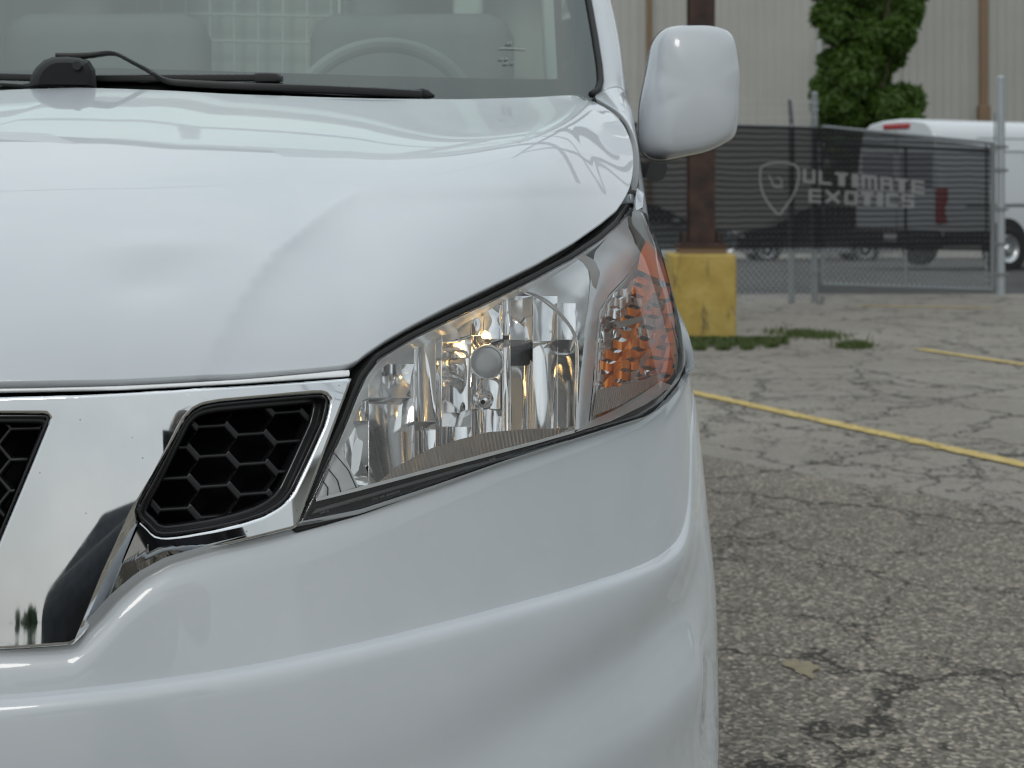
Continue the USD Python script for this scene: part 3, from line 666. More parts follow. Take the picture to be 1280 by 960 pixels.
def pair(name, mn, m, parent):
    for q in (mn, mirrored(mn)): obj2(name, q, m, parent)
def honeycomb(region, base, name, parent, mirror, pitch_s=.0365, pitch_z=.0262, org=(0, 0), shear=.0):
    """Stretched flat-topped hexagon bars, recessed in an opening."""
    hexes = []
    x0, y0, x1, y1 = region.bounds
    i0 = int((x0 - org[0]) / pitch_s) - 2
    for i in range(i0, i0 + int((x1 - x0) / pitch_s) + 5):
        for j in range(int((y0 - org[1]) / pitch_z) - 2, int((y1 - org[1]) / pitch_z) + 3):
            cx_, cy_ = org[0] + i * pitch_s, org[1] + (j + .5 * (i % 2)) * pitch_z + shear * (i * pitch_s)
            a, b, hh = pitch_s * .655, pitch_s * .345, pitch_z / 2
            hx = Polygon([(cx_ - a, cy_), (cx_ - b, cy_ + hh), (cx_ + b, cy_ + hh), (cx_ + a, cy_), (cx_ + b, cy_ - hh), (cx_ - b, cy_ - hh)]).buffer(-.0019)
            hexes.append(hx)
    bars = region.difference(shapely.union_all(hexes))
    pair(name, plate([(bars, None)], bars, base=base, bevel=.0018, height=.0022, depth=.014, size=.03), 'grille_black', parent)
wx, wy = onS([265], [590])[0]
for reg, mir, org in ((wing, True, (wx + .004, wy)), (cent, True, (0.0, .80))):
    lip = reg.difference(reg.buffer(-.0035))
    pair('opening_lip', plate([(lip, None)], lip, base=.0015, bevel=.0016, height=.0016, depth=.045, size=.02), 'black_gloss', grille)
    inner = reg.buffer(-.0085, join_style=1)
    ring = reg.buffer(-.0008).difference(inner)
    pair('opening_frame', plate([(ring, None)], ring, base=-.019, bevel=.003, height=.004, depth=.02, size=.02), 'black_gloss', grille)
    honeycomb(inner.buffer(.001), -.022, 'honeycomb', grille, mir, org=org, shear=.12 if reg is wing else 0.)

# ---- headlight
lens_px = np.vstack([z1([27, 929, 62, 858, 118, 738, 165, 640, 192, 570, 215, 518, 258, 462, 350, 407, 450, 357, 560, 306, 700, 236, 800, 182, 880, 128, 922, 90, 952, 50]), pts([789, 258.5, 800, 262.5, 812, 270, 824, 285])])
lens_bot = z1([1107, 482, 1090, 528, 1040, 588, 980, 628, 800, 682, 600, 746, 400, 820, 200, 888, 30, 934])
eS, bS = onS(*dens(lens_px, 5, closed=False).T), onS(*dens(lens_bot, 5, closed=False).T)
hid = np.array([[S1 - .005, 1.045], [S1 + .05, 1.015], [S1 + .085, .97], [S1 + .085, .92], [S1 + .05, .885], [S1 - .02, .868]])
hid = hid[(hid[:, 0] > eS[-1, 0] + .01)]
lens_poly = Polygon(np.vstack([eS, hid, bS])).buffer(0)
inner_l = z1([78, 860, 132, 735, 168, 650, 198, 575, 232, 502, 262, 468, 305, 440, 400, 386, 500, 335, 600, 287, 700, 237, 810, 176, 890, 122, 955, 62, 965, 55]); inner_b = z1([1080, 545, 1040, 573, 985, 600, 900, 636, 800, 668, 640, 716, 500, 752, 300, 806, 80, 864])
iS, ibS = onS(*dens(inner_l, 5, closed=False).T), onS(*dens(inner_b, 5, closed=False).T)
inner_poly = Polygon(np.vstack([iS, hid + [-.012, 0], ibS])).buffer(0).intersection(lens_poly.buffer(-.002))
def headlight(parent, side):
    fx = (lambda mn: mn) if side > 0 else mirrored
    def o(name, mn, m, par, **kw): return obj2(name, fx(mn), m, par, **kw)
    seal = lens_poly.buffer(.0052).difference(lens_poly.buffer(-.0006))
    hl = o('headlight', plate([(seal, None)], seal, base=-.0035, bevel=.002, height=.002, depth=.03, size=.02), 'black_rubber', parent)
    o('lens', plate([(lens_poly, None)], lens_poly, base=.0015, bevel=.003, height=.003, depth=.004, size=.012, wall=False), 'lens_clear', hl)
    rim = lens_poly.difference(inner_poly)
    o('lens_rim', plate([(rim, None)], rim, base=-.004, bevel=.001, height=.001, depth=.012, size=.015), 'black_gloss', hl)
    gs = Polygon(onS(*dens(z1([82, 884, 300, 822, 500, 765, 640, 731, 790, 690, 792, 697, 640, 739, 500, 775, 300, 833, 62, 903]), 5).T)).buffer(0)
    o('lens_edge_strip', plate([(gs, None)], gs, base=-.0025, bevel=.001, height=.001, depth=.002, size=.02), 'grey_edge', hl)
    def dp(px, py, dep):
        q = onS(px, py); Y = surf(q[:, 0], q[:, 1])[:, 1] + dep; return pix(np.atleast_1d(px), np.atleast_1d(py), Y)
    def sheet(name, L, R, depL, depR, m, n=24, k=8, par=None, bow=0., jag=None, lean=0.):
        """Ruled sheet between two pixel curves set at depths behind the lens."""
        a, b = poly_pts(L, n), poly_pts(R, n); w = np.linspace(0, 1, k)[:, None, None]
        q = a[None] * (1 - w) + b[None] * w; dl, dr = np.broadcast_to(depL, n), np.broadcast_to(depR, n)
        d = dl[None] * (1 - w[..., 0]) + dr[None] * w[..., 0] + bow * np.sin(np.pi * w[..., 0])
        d = d + lean * np.maximum(545 - q[..., 1], 0)
        if jag is not None: d = d + jag(w[..., 0] + 0 * dl[None], np.linspace(0, 1, n)[None] + 0 * w[..., 0])
        P = dp(q[..., 0].ravel(), q[..., 1].ravel(), d.ravel()).reshape(k, n, 3)
        return o(name, grid(P, face=(0, 0, H)), m, par or hl)
    # housing: side walls and a back
    ib = dens(np.array(inner_poly.exterior.coords[:-1]), .006); P0 = surf(ib[:, 0], ib[:, 1]) - .005 * surf_n(ib[:, 0], ib[:, 1])
    sel = ib[:, 0] < S1 - .16
    pin = P0.copy(); cen = np.array([.02, 0, H - .24]); 
    wl = np.stack([P0, P0 * [1, 1, 1] + np.c_[(.035 * (cen[0] - P0[:, 0])), np.full(len(P0), .05), .05 * (cen[2] - P0[:, 2])], P0 * [.93, 1, 1] + np.c_[.08 * (cen[0] - P0[:, 0]), np.full(len(P0), .10), .12 * (cen[2] - P0[:, 2])]])
    wl = np.concatenate([wl, wl[:, :1]], 1)
    o('housing_wall', grid(wl, face=(0, 0, H)), 'satin_silver', hl)
    # main reflector, built of curved facets divided by steps
    cx_, cy_ = 608.6, 452.7
    rr = np.random.RandomState(12)
    colx = z1([128, 0, 160, 0, 226, 0, 352, 0, 412, 0, 430, 0, 512, 0, 545, 0, 600, 0, 620, 0, 684, 0, 752, 0, 803, 0])[:, 0]
    rows_y = {0: [560, 640, 880], 1: [540, 638, 880], 2: [480, 574, 830], 3: [405, 640, 800], 4: [395, 790], 5: [375, 462, 655, 770],
              6: [345, 400, 605, 740], 7: [315, 410, 605, 730], 8: [300, 400, 710], 9: [290, 412, 700], 10: [290, 416, 690], 11: [310, 412, 690]}
    def bowl(px, py): return .030 + .062 * np.exp(-(((px - cx_) / 92) ** 2 + ((py - cy_) / 120) ** 2))
    for i in range(len(colx) - 1):
        x0, x1 = colx[i], colx[i + 1]
        ys_ = [240 + y / 2.2327 for y in rows_y[i]]
        for y0, y1 in zip(ys_[:-1], ys_[1:]):
            n = 11; g1, g2 = np.meshgrid(np.linspace(0, 1, n), np.linspace(0, 1, n)); xm, ym = (x0 + x1) / 2, (y0 + y1) / 2
            wpx, hpx = (x1 - x0) / 1280., (y1 - y0) / 1280.
            d = bowl(xm, ym) + rr.uniform(-.006, .006)
            tx = np.clip(-(xm - cx_) / 110 * .9, -1, 1) * .45 + rr.uniform(-.30, .30); ty = np.clip(-(ym - cy_) / 110, -1, 1) * .2 + rr.uniform(-.2, .2) - .22
            curv = rr.choice([-1, 1], p=[.3, .7]) * rr.uniform(.5, 1.3)
            dep = d + tx * wpx * (g1 - .5) + ty * hpx * (g2 - .5) + curv * wpx * (.25 - (g1 - .5) ** 2) + rr.uniform(.1, .55) * hpx * .4 * (.25 - (g2 - .5) ** 2) + .0016 * np.sin(g2 * rr.uniform(3, 9) + rr.uniform(0, 6)) * rr.uniform(.3, 1)
            dep = np.clip(dep, .012, .13)
            P = dp((x0 + .25 + (x1 - x0 - .5) * g1).ravel(), (y0 + .25 + (y1 - y0 - .5) * g2).ravel(), dep.ravel()).reshape(n, n, 3)
            o('reflector_facet', panel(P, face=(0, 0, H), depth=.022, r=.0006), 'reflector_chrome', hl)
    sheet('reflector_back', z1([60, 560, 60, 900]), z1([830, 180, 830, 690]), .128, .128, 'smoky_chrome', 10, 10)
    # bulb with its shield cap, holder and filament
    cc = dp(cx_, cy_, .045)[0]; sc = cc[1] / F
    def disc(name, prof, centre, m, par, seg=40, tilt=0.):
        """Lathe about the viewing axis (y): prof = (radius, y) pairs."""
        p = np.array(prof, float); a = np.linspace(0, 2 * np.pi, seg + 1)
        P = np.stack([centre[0] + p[:, 0, None] * np.cos(a), centre[1] + p[:, 1, None] + 0 * a, centre[2] + p[:, 0, None] * np.sin(a)], -1)
        g, n = grid(P, face=(0, 0, H)); n = n.reshape(P.shape)
        n[:, 0] = n[:, -1] = (n[:, 0] + n[:, -1]) / 2
        if p[0, 0] == 0: n[0] = [0, -1, 0]
        return o(name, (g, n.reshape(-1, 3)), m, par)
    R = 20.6 * sc
    disc('bulb_cap', [(0, -.0020), (R * .55, -.0018), (R * .84, -.0012), (R * .90, .0002), (R * .93, .0006)], cc, 'satin_cap', hl)
    disc('cap_ring', [(R * .92, .0008), (R * .96, -.0012), (R * 1.02, -.0008), (R * 1.06, .002), (R * 1.05, .012), (R * .9, .022), (R * .6, .030)], cc, 'reflector_chrome', hl)
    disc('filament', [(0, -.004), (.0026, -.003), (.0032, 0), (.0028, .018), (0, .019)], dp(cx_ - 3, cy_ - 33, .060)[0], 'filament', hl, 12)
    disc('bulb_glass', [(0, -.012), (.005, -.010), (.0075, -.004), (.008, .03)], dp(cx_ - 4, cy_ - 29, .070)[0], 'bulb_glass', hl, 20)
    for q in ((-1, -1), (1, -1), (-1, 1), (1, 1)):
        a0 = cc + np.array([q[0] * R * .8, .012, q[1] * R * .75]); b0 = a0 + np.array([q[0] * .004, .05, q[1] * .004])
        t_ = tube([a0, b0], .0016, 6); N = trimesh.Trimesh(t_.vertices, t_.faces, process=False).vertex_normals
        o('cap_strut', ((np.array(t_.vertices), np.array(t_.faces)), np.array(N)), 'reflector_chrome', hl)
    pb = dp(604, 501, .040)[0]; r2 = 9.5 * sc
    disc('position_bulb', [(0, -.009), (r2 * .5, -.008), (r2 * .85, -.005), (r2, 0), (r2 * 1.05, .004), (r2 * 1.3, .006), (r2 * 1.35, .010)], pb, 'reflector_chrome', hl)
    disc('position_bulb_tip', [(0, -.0115), (r2 * .25, -.0112), (r2 * .3, -.008)], pb, 'dark_glass', hl, 16)
    # ribbed shelf under the reflector
    rib = lambda w, t: .0022 * np.abs(((t * 58) % 1) - .5) * 2
    sheet('ribbed_shelf', z1([205, 822, 300, 768, 400, 715, 480, 690, 560, 670, 680, 661, 795, 659]), z1([205, 829, 300, 806, 400, 780, 480, 757, 560, 735, 680, 703, 795, 676]), .030, .005, 'smoky_chrome', 460, 6, jag=rib)
    sheet('front_lip', z1([78, 856, 205, 822, 400, 770, 560, 727, 680, 697, 800, 664]), z1([78, 864, 205, 832, 400, 780, 560, 738, 680, 706, 800, 672]), .003, .001, 'satin_silver', 40, 4)
    # inner corner trim: fan of flat blades
    sheet('corner_trim', z1([80, 858, 133, 735]), z1([196, 822, 138, 690]), .006, .014, 'satin_silver', 12, 12)
    for k, (pa_, pb_) in enumerate([((97, 806), (110, 852)), ((112, 772), (148, 842)), ((128, 728), (192, 828))]):
        c_ = z1([*pa_, (pa_[0] + pb_[0]) / 2 + 8, (pa_[1] + pb_[1]) / 2 - 3, *pb_]); sheet('trim_groove', c_ - [.9, 0], c_ + [.9, 0], .005, .005, 'black_plastic', 10, 3)
    # smooth cone between the reflector rim and the bezel
    sheet('reflector_cone', z1([640, 276, 680, 292, 725, 320, 765, 358, 792, 395, 803, 420]), z1([800, 182, 835, 205, 842, 250, 838, 300, 832, 360, 826, 430]), .040, .012, 'bezel_chrome', 30, 12, bow=.006, lean=.00028)
    for off_ in (0, 5):
        c_ = z1([640 + off_, 270 + off_, 690, 290 - off_, 735 + off_, 322 - off_, 775 + off_, 362, 800 + off_, 410, 803 + off_, 520, 800 + off_, 668]); P = dp(*spline(c_, 60).T, np.full(60, .026 - .001 * off_))
        t_ = tube(P, .0011, 6); o('reflector_rim', ((np.array(t_.vertices), np.array(t_.faces)), np.array(t_.vertex_normals)), 'reflector_chrome', hl)
    sheet('rim_wall', z1([803, 415, 804, 520, 802, 668]), z1([828, 405, 815, 520, 806, 668]), .06, .02, 'reflector_chrome', 20, 6)
    c_ = z1([800, 178, 822, 196, 842, 225, 850, 262]); sheet('dark_notch', c_, c_ + z1([18, -8, 34, -6, 30, 2, 10, 10], 0, 0), .012, .014, 'smoky_chrome', 14, 5)
    # bezel round the turn signal
    sheet('bezel', z1([957, 58, 900, 116, 856, 168, 846, 240, 836, 330, 820, 430, 808, 540, 801, 668]), z1([988, 118, 974, 195, 938, 242, 896, 285, 866, 335, 857, 430, 850, 540, 838, 650]), .010, .014, 'bezel_chrome', 60, 10, bow=-.005, lean=.00028)
    sheet('bezel', z1([801, 671, 900, 640, 1000, 592, 1072, 540]), z1([840, 640, 905, 612, 985, 565, 1040, 528]), .002, .022, 'bezel_chrome', 30, 8)
    for k in range(3):
        b0 = z1([972, 200, 938, 246, 896, 289, 868, 337, 859, 430, 852, 540, 840, 650]) + np.array([3.0 * k + .4, .8 * k]); 
        sheet('bezel_step', b0, b0 + [2.4, .5], .013 + .009 * k, .019 + .009 * k, 'satin_silver', 50, 4, lean=.00028)
    # turn signal: wavy facets, amber bulb and amber side reflector
    cav = [(885, 300, 1010, 210), (868, 350, 1040, 260), (862, 400, 1062, 310), (860, 450, 1074, 360), (858, 500, 1082, 410), (856, 550, 1084, 455), (852, 600, 1078, 500), (848, 640, 1045, 535)]
    cs = [CubicSpline(np.arange(8), np.array(cav)[:, j]) for j in range(4)]
    sheet('signal_back', z1([872, 330, 860, 430, 852, 540, 842, 648]), z1([1030, 230, 1062, 330, 1074, 440, 1040, 540]), [.125, .115, .10, .085], [.075, .07, .06, .05], 'reflector_chrome', 4, 10)
    nr, nc = 15, 9
    for i in range(nr):
        for j in range(nc):
            g1, g2 = np.meshgrid(np.linspace(0, 1, 9), np.linspace(0, 1, 9))
            rv, cv = (i + g2) * 7 / nr, (j + g1) / nc
            rv = rv + .22 * np.sin(cv * 17 + i * 1.3); rv = np.clip(rv, 0, 7)
            zx = cs[0](rv) * (1 - cv) + cs[2](rv) * cv; zy = cs[1](rv) * (1 - cv) + cs[3](rv) * cv
            d = .042 - .030 * cv + .00016 * (545 - 240 - zy / 2.2327) - .008 * (g2 - .5) + .010 * (g2 - .5) * rr.uniform(.5, 1.4) + .006 * (.25 - (g1 - .5) ** 2) * rr.choice([-2, 2]) + .004 * rr.uniform(-1, 1)
            P = dp(360 + zx.ravel() / 2.2327, 240 + zy.ravel() / 2.2327, np.clip(d, .006, .07).ravel()).reshape(9, 9, 3)
            am = math.sin(i * .9 + .6) * .5 + math.sin(j * 1.1 + i * .35 + 2.2) * .6 + .55 * (4 <= i <= 11) + .5 * (j >= 7) - .7 * (i < 3 and j < 6) + rr.uniform(-.35, .35) > .34
            o('signal_facet', grid(P, face=(0, 0, H)), 'amber_chrome' if am else 'reflector_chrome' if rr.rand() < .45 else 'smoky_chrome', hl)
    zt = lambda *a: z1(list(a), 680, 240, 3.097)
    sheet('amber_reflector', zt(398, 182, 372, 240, 362, 300), zt(436, 222, 468, 290, 492, 358), .010, .006, 'amber_plastic', 16, 10, bow=.004)
    for k in range(6):
        y0 = 372 + k * 57
        w_ = [0, 14, 20, 22, 18, 8][k]
        sheet('amber_reflector', zt(462 + w_ - 6, y0, 452 + w_, y0 + 22, 444 + w_, y0 + 40), zt(486 + w_ * .9, y0 - 8, 492 + w_ * .9, y0 + 10, 484 + w_ * .9, y0 + 42), .012, .005, 'amber_plastic', 10, 6, bow=-.003)
    sheet('dark_bulb_shade', zt(272, 505, 290, 528), zt(420, 470, 370, 505), .020, .018, 'smoky_chrome', 10, 8, bow=-.004)
    sheet('ribbed_shelf', zt(205, 765, 300, 748, 400, 722, 462, 690), zt(188, 868, 290, 828, 380, 775, 452, 728), .030, .008, 'smoky_chrome', 260, 6, jag=lambda w, t: .0018 * np.abs(((t * 34) % 1) - .5) * 2)
    # small moulded lettering on the lens edge
    if side > 0:
        for txt, px_, py_, hgt in (('DOT  SAE  AHRBI2P2', 466, 625.8, 2.6), ('ICHIKOH', 400, 643, 2.2), ('VOR', 612, 577, 3.0)):
            txt = {'ICHIKOH': '1008  II'}.get(txt, txt)
            tm = meshkit.text_mesh(txt, hgt, .2); q = np.array(tm.vertices); an = math.radians(17)
            qx = px_ + q[:, 0] * math.cos(an) + q[:, 1] * math.sin(an) * -0.0; qy = py_ - q[:, 0] * math.sin(an) - q[:, 1]
            sz = onS(qx, qy); P = surf(sz[:, 0], sz[:, 1]) + (-.0015 + .0006 * (q[:, 2:] > .1)) * surf_n(sz[:, 0], sz[:, 1])
            obj('edge_lettering', (P, np.array(tm.faces)), 'grey_print', hl, smooth=False)
    return hl
plain('grey_edge', (.16, .165, .165), .35, .3)
headlight(van, 1)

# ---- windscreen surface
ywr = PCH([0, .2, .4, .55, .65, .72, .80], [2.05, 2.062, 2.112, 2.18, 2.25, 2.315, 2.42])
def wind(u, w):
    """u across, w metres up from the base along z."""
    u, w = np.broadcast_arrays(np.asarray(u, float), np.asarray(w, float)); a = np.abs(u)
    return np.stack([XC + u, ywr(np.minimum(a, .8)) + .035 + w * 1.02 + .12 * w * w, 1.312 + .012 * a + w], -1)
def onW(px, py):
    px, py = np.atleast_1d(np.asarray(px, float)), np.atleast_1d(np.asarray(py, float)); Y = np.full(px.shape, 2.4)
    for _ in range(150):
        u = (px - 640) * Y / F - XC; w = H - (py - HZ) * Y / F - 1.312 - .012 * np.abs(u); Y = .6 * Y + .4 * wind(u, w)[:, 1]
    return np.stack([u, w], -1)

# ---- fender and windscreen pillar: from the hood joint outwards and down the side
cin = np.vstack([pix(795, 262, YE + .015), pix(795.5, 240, YE + .075), pix(798.5, 214, YE + .15), pix(797.5, 185, YE + .24), pix(788, 158, YE + .34), pix(771, 137, YE + .435), pix(745, 119, float(wind(*onW([745], [119])[0])[1]) - .012)])
print('YE', YE, [round(float(c[1]), 3) for c in cin], [round(float(wind(*onW([a], [b])[0])[1]), 3) for a, b in ((745, 119), (752, 112), (748.5, 60), (737, 0))])
st_in = [*cin] + [pix(a, b, float(wind(*onW([a], [b])[0])[1]) + .004) for a, b in ((752, 112), (752.5, 96), (748.5, 60), (741, 22), (737, 0), (722, -90), (705, -180))]
xo = [.180, .180, .178, .179, .184, .190, .194, .194, .193, .191, .186, .181, .162, .140]
FI, XO = spline(st_in, 70), None
dd_ = np.r_[0, np.cumsum(np.linalg.norm(np.diff(np.array(st_in), axis=0), axis=1) ** .5)]
XO = PCH(dd_, xo)(np.linspace(0, dd_[-1], 70))
k1 = dd_[7] / dd_[-1]                                   # where the fender becomes the pillar
ks = int(70 * k1)
def fender(lo, hi, name):
    idx = np.arange(lo, hi); P = []
    for i in idx:
        p0 = FI[i]; x = XO[i]; out = x - p0[0]
        p1 = np.array([p0[0] + out * .75, p0[1] + .02, p0[2] + .030 * out / .05 * .55]); p2 = np.array([x, p0[1] + .045, p0[2] - .02]); p3 = np.array([x + .018, p0[1] + .05, p0[2] - .13]); p4 = np.array([x + .035, p0[1] + .05, p0[2] - .32])
        kf = 1 - sstep((i - ks * .30) / (ks * .6))
        p3 = p3 + [0, 0, .085 * kf]; p4 = p4 + [0, 0, .25 * kf]
        for q, dy in ((p2, 0), (p3, .03), (p4, .05)):                 # near the lamp the wing lies on the nose surface
            q[1] += dy * kf; zr_ = np.clip(q[2] - DZ, .1, 1.39); c_ = np.clip(1 - (q[1] - Yn(zr_)) / DD, 0, 1)
            q[0] = q[0] * (1 - kf) + (XC + float(Wf(zr_)) * (1 - c_ * c_) ** (1 / PW) - .003) * kf
        p1[0] = p0[0] + (p2[0] - p0[0]) * .7
        t = np.linspace(0, 1, 30)[:, None]
        b = p0 * (1 - t) ** 3 + (p0 + .8 * (p1 - p0)) * 3 * t * (1 - t) ** 2 + (p2 + (p2 - p3) * .35) * 3 * t * t * (1 - t) + p2 * t ** 3
        c = CubicSpline([0, .5, 1.4], np.array([p2, p3, p4]))(np.linspace(0, 1.4, 14))[1:]
        P.append(np.vstack([b, c]))
    return np.array(P)
PF = fender(0, ks - 1, 'fender'); PP = fender(ks - 1, 70, 'pillar')
f0 = PF[0]; drop = np.stack([f0 * (1 - w) + (f0 * [1, 1, 0] + [0, 0, 0] + np.c_[np.zeros(len(f0)), np.zeros(len(f0)), f0[:, 2]]) * w for w in (0,)])
for nm, P_ in (('fender', PF), ('windscreen_pillar', PP)):
    mn = panel(P_, face=(1.5, -1, 3), depth=.009, r=.0022, sides='lb' if nm == 'fender' else 'tl'); pair(nm, mn, 'white_paint', van)
# rest of the shell: sides, roof, back (what a step to the side would show)
def xs_(zr): return float(Wf(min(zr, 1.4)))
prof = [(.862, .12 + DZ), (.875, .40 + DZ), (.868, .70 + DZ), (.835, .86 + DZ), (.80, 1.10 + DZ), (.775, 1.25 + DZ), (.735, 1.50 + DZ), (.70, 1.66 + DZ), (.62, 1.74 + DZ), (.40, 1.775 + DZ), (0, 1.785 + DZ)]
pf = spline(np.array([(a, 0, b) for a, b in prof]), 60)[:, [0, 2]]
yl = np.array([0, .1, .6, 1.2, 2.2, 3.0, 3.2, 3.26])
def shell_y0(z): return 2.62 if z - DZ < 1.0 else 2.62 + (z - DZ - 1.0) * 1.05
shell = np.array([[(XC + a * (1 if y < 3.0 else 1 - .06 * (y - 3.0) / .26), max(shell_y0(b), 0) * (1 - y / 3.26) + 5.75 * y / 3.26, b) for a, b in pf] for y in yl])
shm = shell[:, ::-1].copy(); shm[..., 0] = 2 * XC - shm[..., 0]
obj2('body_shell', grid(np.concatenate([shell, shm[:, 1:]], 1), face=(XC, 3, 30)) if False else panel(np.concatenate([shell, shm[:, 1:]], 1), face=(XC, 4, 40), depth=.02, sides='t'), 'white_paint', van)
obj('rear_door', cat(rbox(XC - .80, XC - .005, 5.70, 5.755, .35 + DZ, 1.72 + DZ, .02), rbox(XC + .005, XC + .80, 5.70, 5.755, .35 + DZ, 1.72 + DZ, .02)), 'white_paint', van)
obj('underbody', box(XC - .80, XC + .80, 1.75, 5.6, .22 + DZ - .1, .40 + DZ - .1), 'black_plastic', van)
for y in (2.35, 5.05):
    for s in (-1, 1):
        c = np.array([XC + s * .77, y, .315])
        tp_ = trimesh.creation.revolve(np.array([[.20, -.09], [.29, -.10], [.312, -.07], [.318, 0], [.312, .07], [.29, .10], [.20, .09]]), sections=40); tp_.apply_transform(trimesh.transformations.rotation_matrix(np.pi / 2, [0, 1, 0])); tp_.apply_translation(c)
        w = obj('wheel', tp_, 'tyre_rubber', van)
        rm = trimesh.creation.revolve(np.array([[0, .05], [.06, .055], [.09, .04], [.17, .05], [.20, .08], [.205, -.08], [0, -.08]]), sections=40); rm.apply_transform(trimesh.transformations.rotation_matrix(s * np.pi / 2, [0, 1, 0])); rm.apply_translation(c)
        obj('rim', rm, 'wheel_silver', w)
# wing skin round the outer end of the headlight
q_ = np.linspace(float(bS[0, 0]) - .01, S1 + .75, 60)
tip = onS([789], [259])[0]
wp = Polygon(np.vstack([np.c_[q_, topf(q_) + .004], [[S1 + .75, 1.078], [tip[0] + .012, 1.078], [tip[0] + .006, tip[1] + .004]]])).buffer(0).difference(lens_poly.buffer(.0056))
wp = max(getattr(wp, 'geoms', [wp]), key=lambda g: g.area)
pair('wing', plate([(wp, None)], wp, base=-.0008, bevel=.002, height=.0022, depth=.012, size=.015), 'white_paint', van)

# ---- windscreen
gl_r = onW(*dens(pts([747, 118, 748.5, 104, 746, 70, 739, 24, 735, 0, 722, -80, 706, -170]), 8, closed=False).T)
wtop = .40
edge_u = PCH(*(lambda q: (q[:, 1], q[:, 0]))(gl_r[np.argsort(gl_r[:, 1])]))
ws = np.linspace(-.03, wtop, 26)
uu = np.linspace(-1, 1, 90)
PWn = np.array([wind(uu * (float(edge_u(np.clip(w, gl_r[:, 1].min(), gl_r[:, 1].max()))) + .004), w) for w in ws])
ws_ = obj2('windscreen', grid(PWn, face=(XC, -2, 3)), 'windshield_glass', van)
fin = onW(*dens(rounded(pts([-277, 72, 0, 79.5, 160, 84.5, 300, 88.5, 480, 94, 600, 97, 660, 98, 720, 98, 717.5, 40, 711, 0, 690, -120, -277, -120]), 14), 6).T)
fin = np.array([p for p in fin])
glass_out = np.vstack([np.c_[np.linspace(-.1, edge_u(gl_r[:, 1].min()), 30), np.full(30, -.03)], gl_r[np.argsort(gl_r[:, 1])], [[-.1, gl_r[:, 1].max()]]])
fpoly = Polygon(glass_out).buffer(0).intersection(sbox(0, -1, 2, 2)).difference(Polygon(fin).buffer(0).union(sbox(-1, fin[:, 1].max() * .5, .2, 2)))
def wplate(poly, off, size=.03):
    v, f = tri2(poly, size); P = wind(v[:, 0], v[:, 1]); e = 1e-3
    N = np.cross(wind(v[:, 0] + e, v[:, 1]) - wind(v[:, 0] - e, v[:, 1]), wind(v[:, 0], v[:, 1] + e) - wind(v[:, 0], v[:, 1] - e)); N /= np.linalg.norm(N, axis=1, keepdims=True)
    N = np.where(N[:, 1:2] > 0, -N, N); P = P + off * N
    fn = np.cross(P[f[:, 1]] - P[f[:, 0]], P[f[:, 2]] - P[f[:, 0]]); fl = (fn * N[f[:, 0]]).sum(1) < 0; f[fl] = f[fl][:, ::-1]
    return (P, f), N
obj2('ceramic_border', both(wplate(fpoly, -.0015)), 'frit_black', ws_)
for k, (txt, px_, py_, hh) in enumerate([('ASI', 633, 57, 3.2), ('AS1  M2', 624, 76, 2.2), ('DOT 459', 630, 81.5, 2.2)]):
    tm = meshkit.text_mesh(txt, hh, .2); q = np.array(tm.vertices); uw = onW(px_ + q[:, 0], py_ - q[:, 1]); P = wind(uw[:, 0], uw[:, 1]) + np.array([0, -.002, .002]) * (1 + .2 * (q[:, 2:] > .1))
    obj('glass_print', (P, np.array(tm.faces)), 'grey_print', ws_, smooth=False)
uw = onW([624, 658, 658, 624], [61, 62, 62.8, 61.8]); obj('glass_print', (wind(uw[:, 0], uw[:, 1]) + [0, -.002, .002], np.array([[0, 1, 2], [0, 2, 3]])), 'grey_print', ws_, smooth=False)
# black weatherstrip along the pillar, cowl panel
c_ = dens(pts([740, 119, 748, 113, 751, 104, 749.5, 84, 744, 48, 738, 14, 733, -14, 716, -110]), 5, closed=False)
uw = onW(*c_.T); pair('screen_seal', (lambda t: ((np.array(t.vertices), np.array(t.faces)), np.array(t.vertex_normals)))(tube(wind(uw[:, 0], uw[:, 1]) + [0, .0, .002], .0055, 8)), 'black_rubber', van)
cu = np.linspace(-.74, .74, 60); cw = np.stack([np.stack([XC + cu, np.r_[yrear(np.abs(cu).clip(0, uR))] + dy, 1.20 + zz_ + .01 * 0 * cu + H - 1.2], -1) for dy, zz_ in ((-.02, .128), (.03, .132), (.06, .118), (.09, .10))])
obj2('cowl_panel', grid(cw, face=(XC, -1, 5)), 'black_plastic', van)

plain('pivot_plastic', (.008, .008, .009), .55, 0., specular_ior_level=.25)
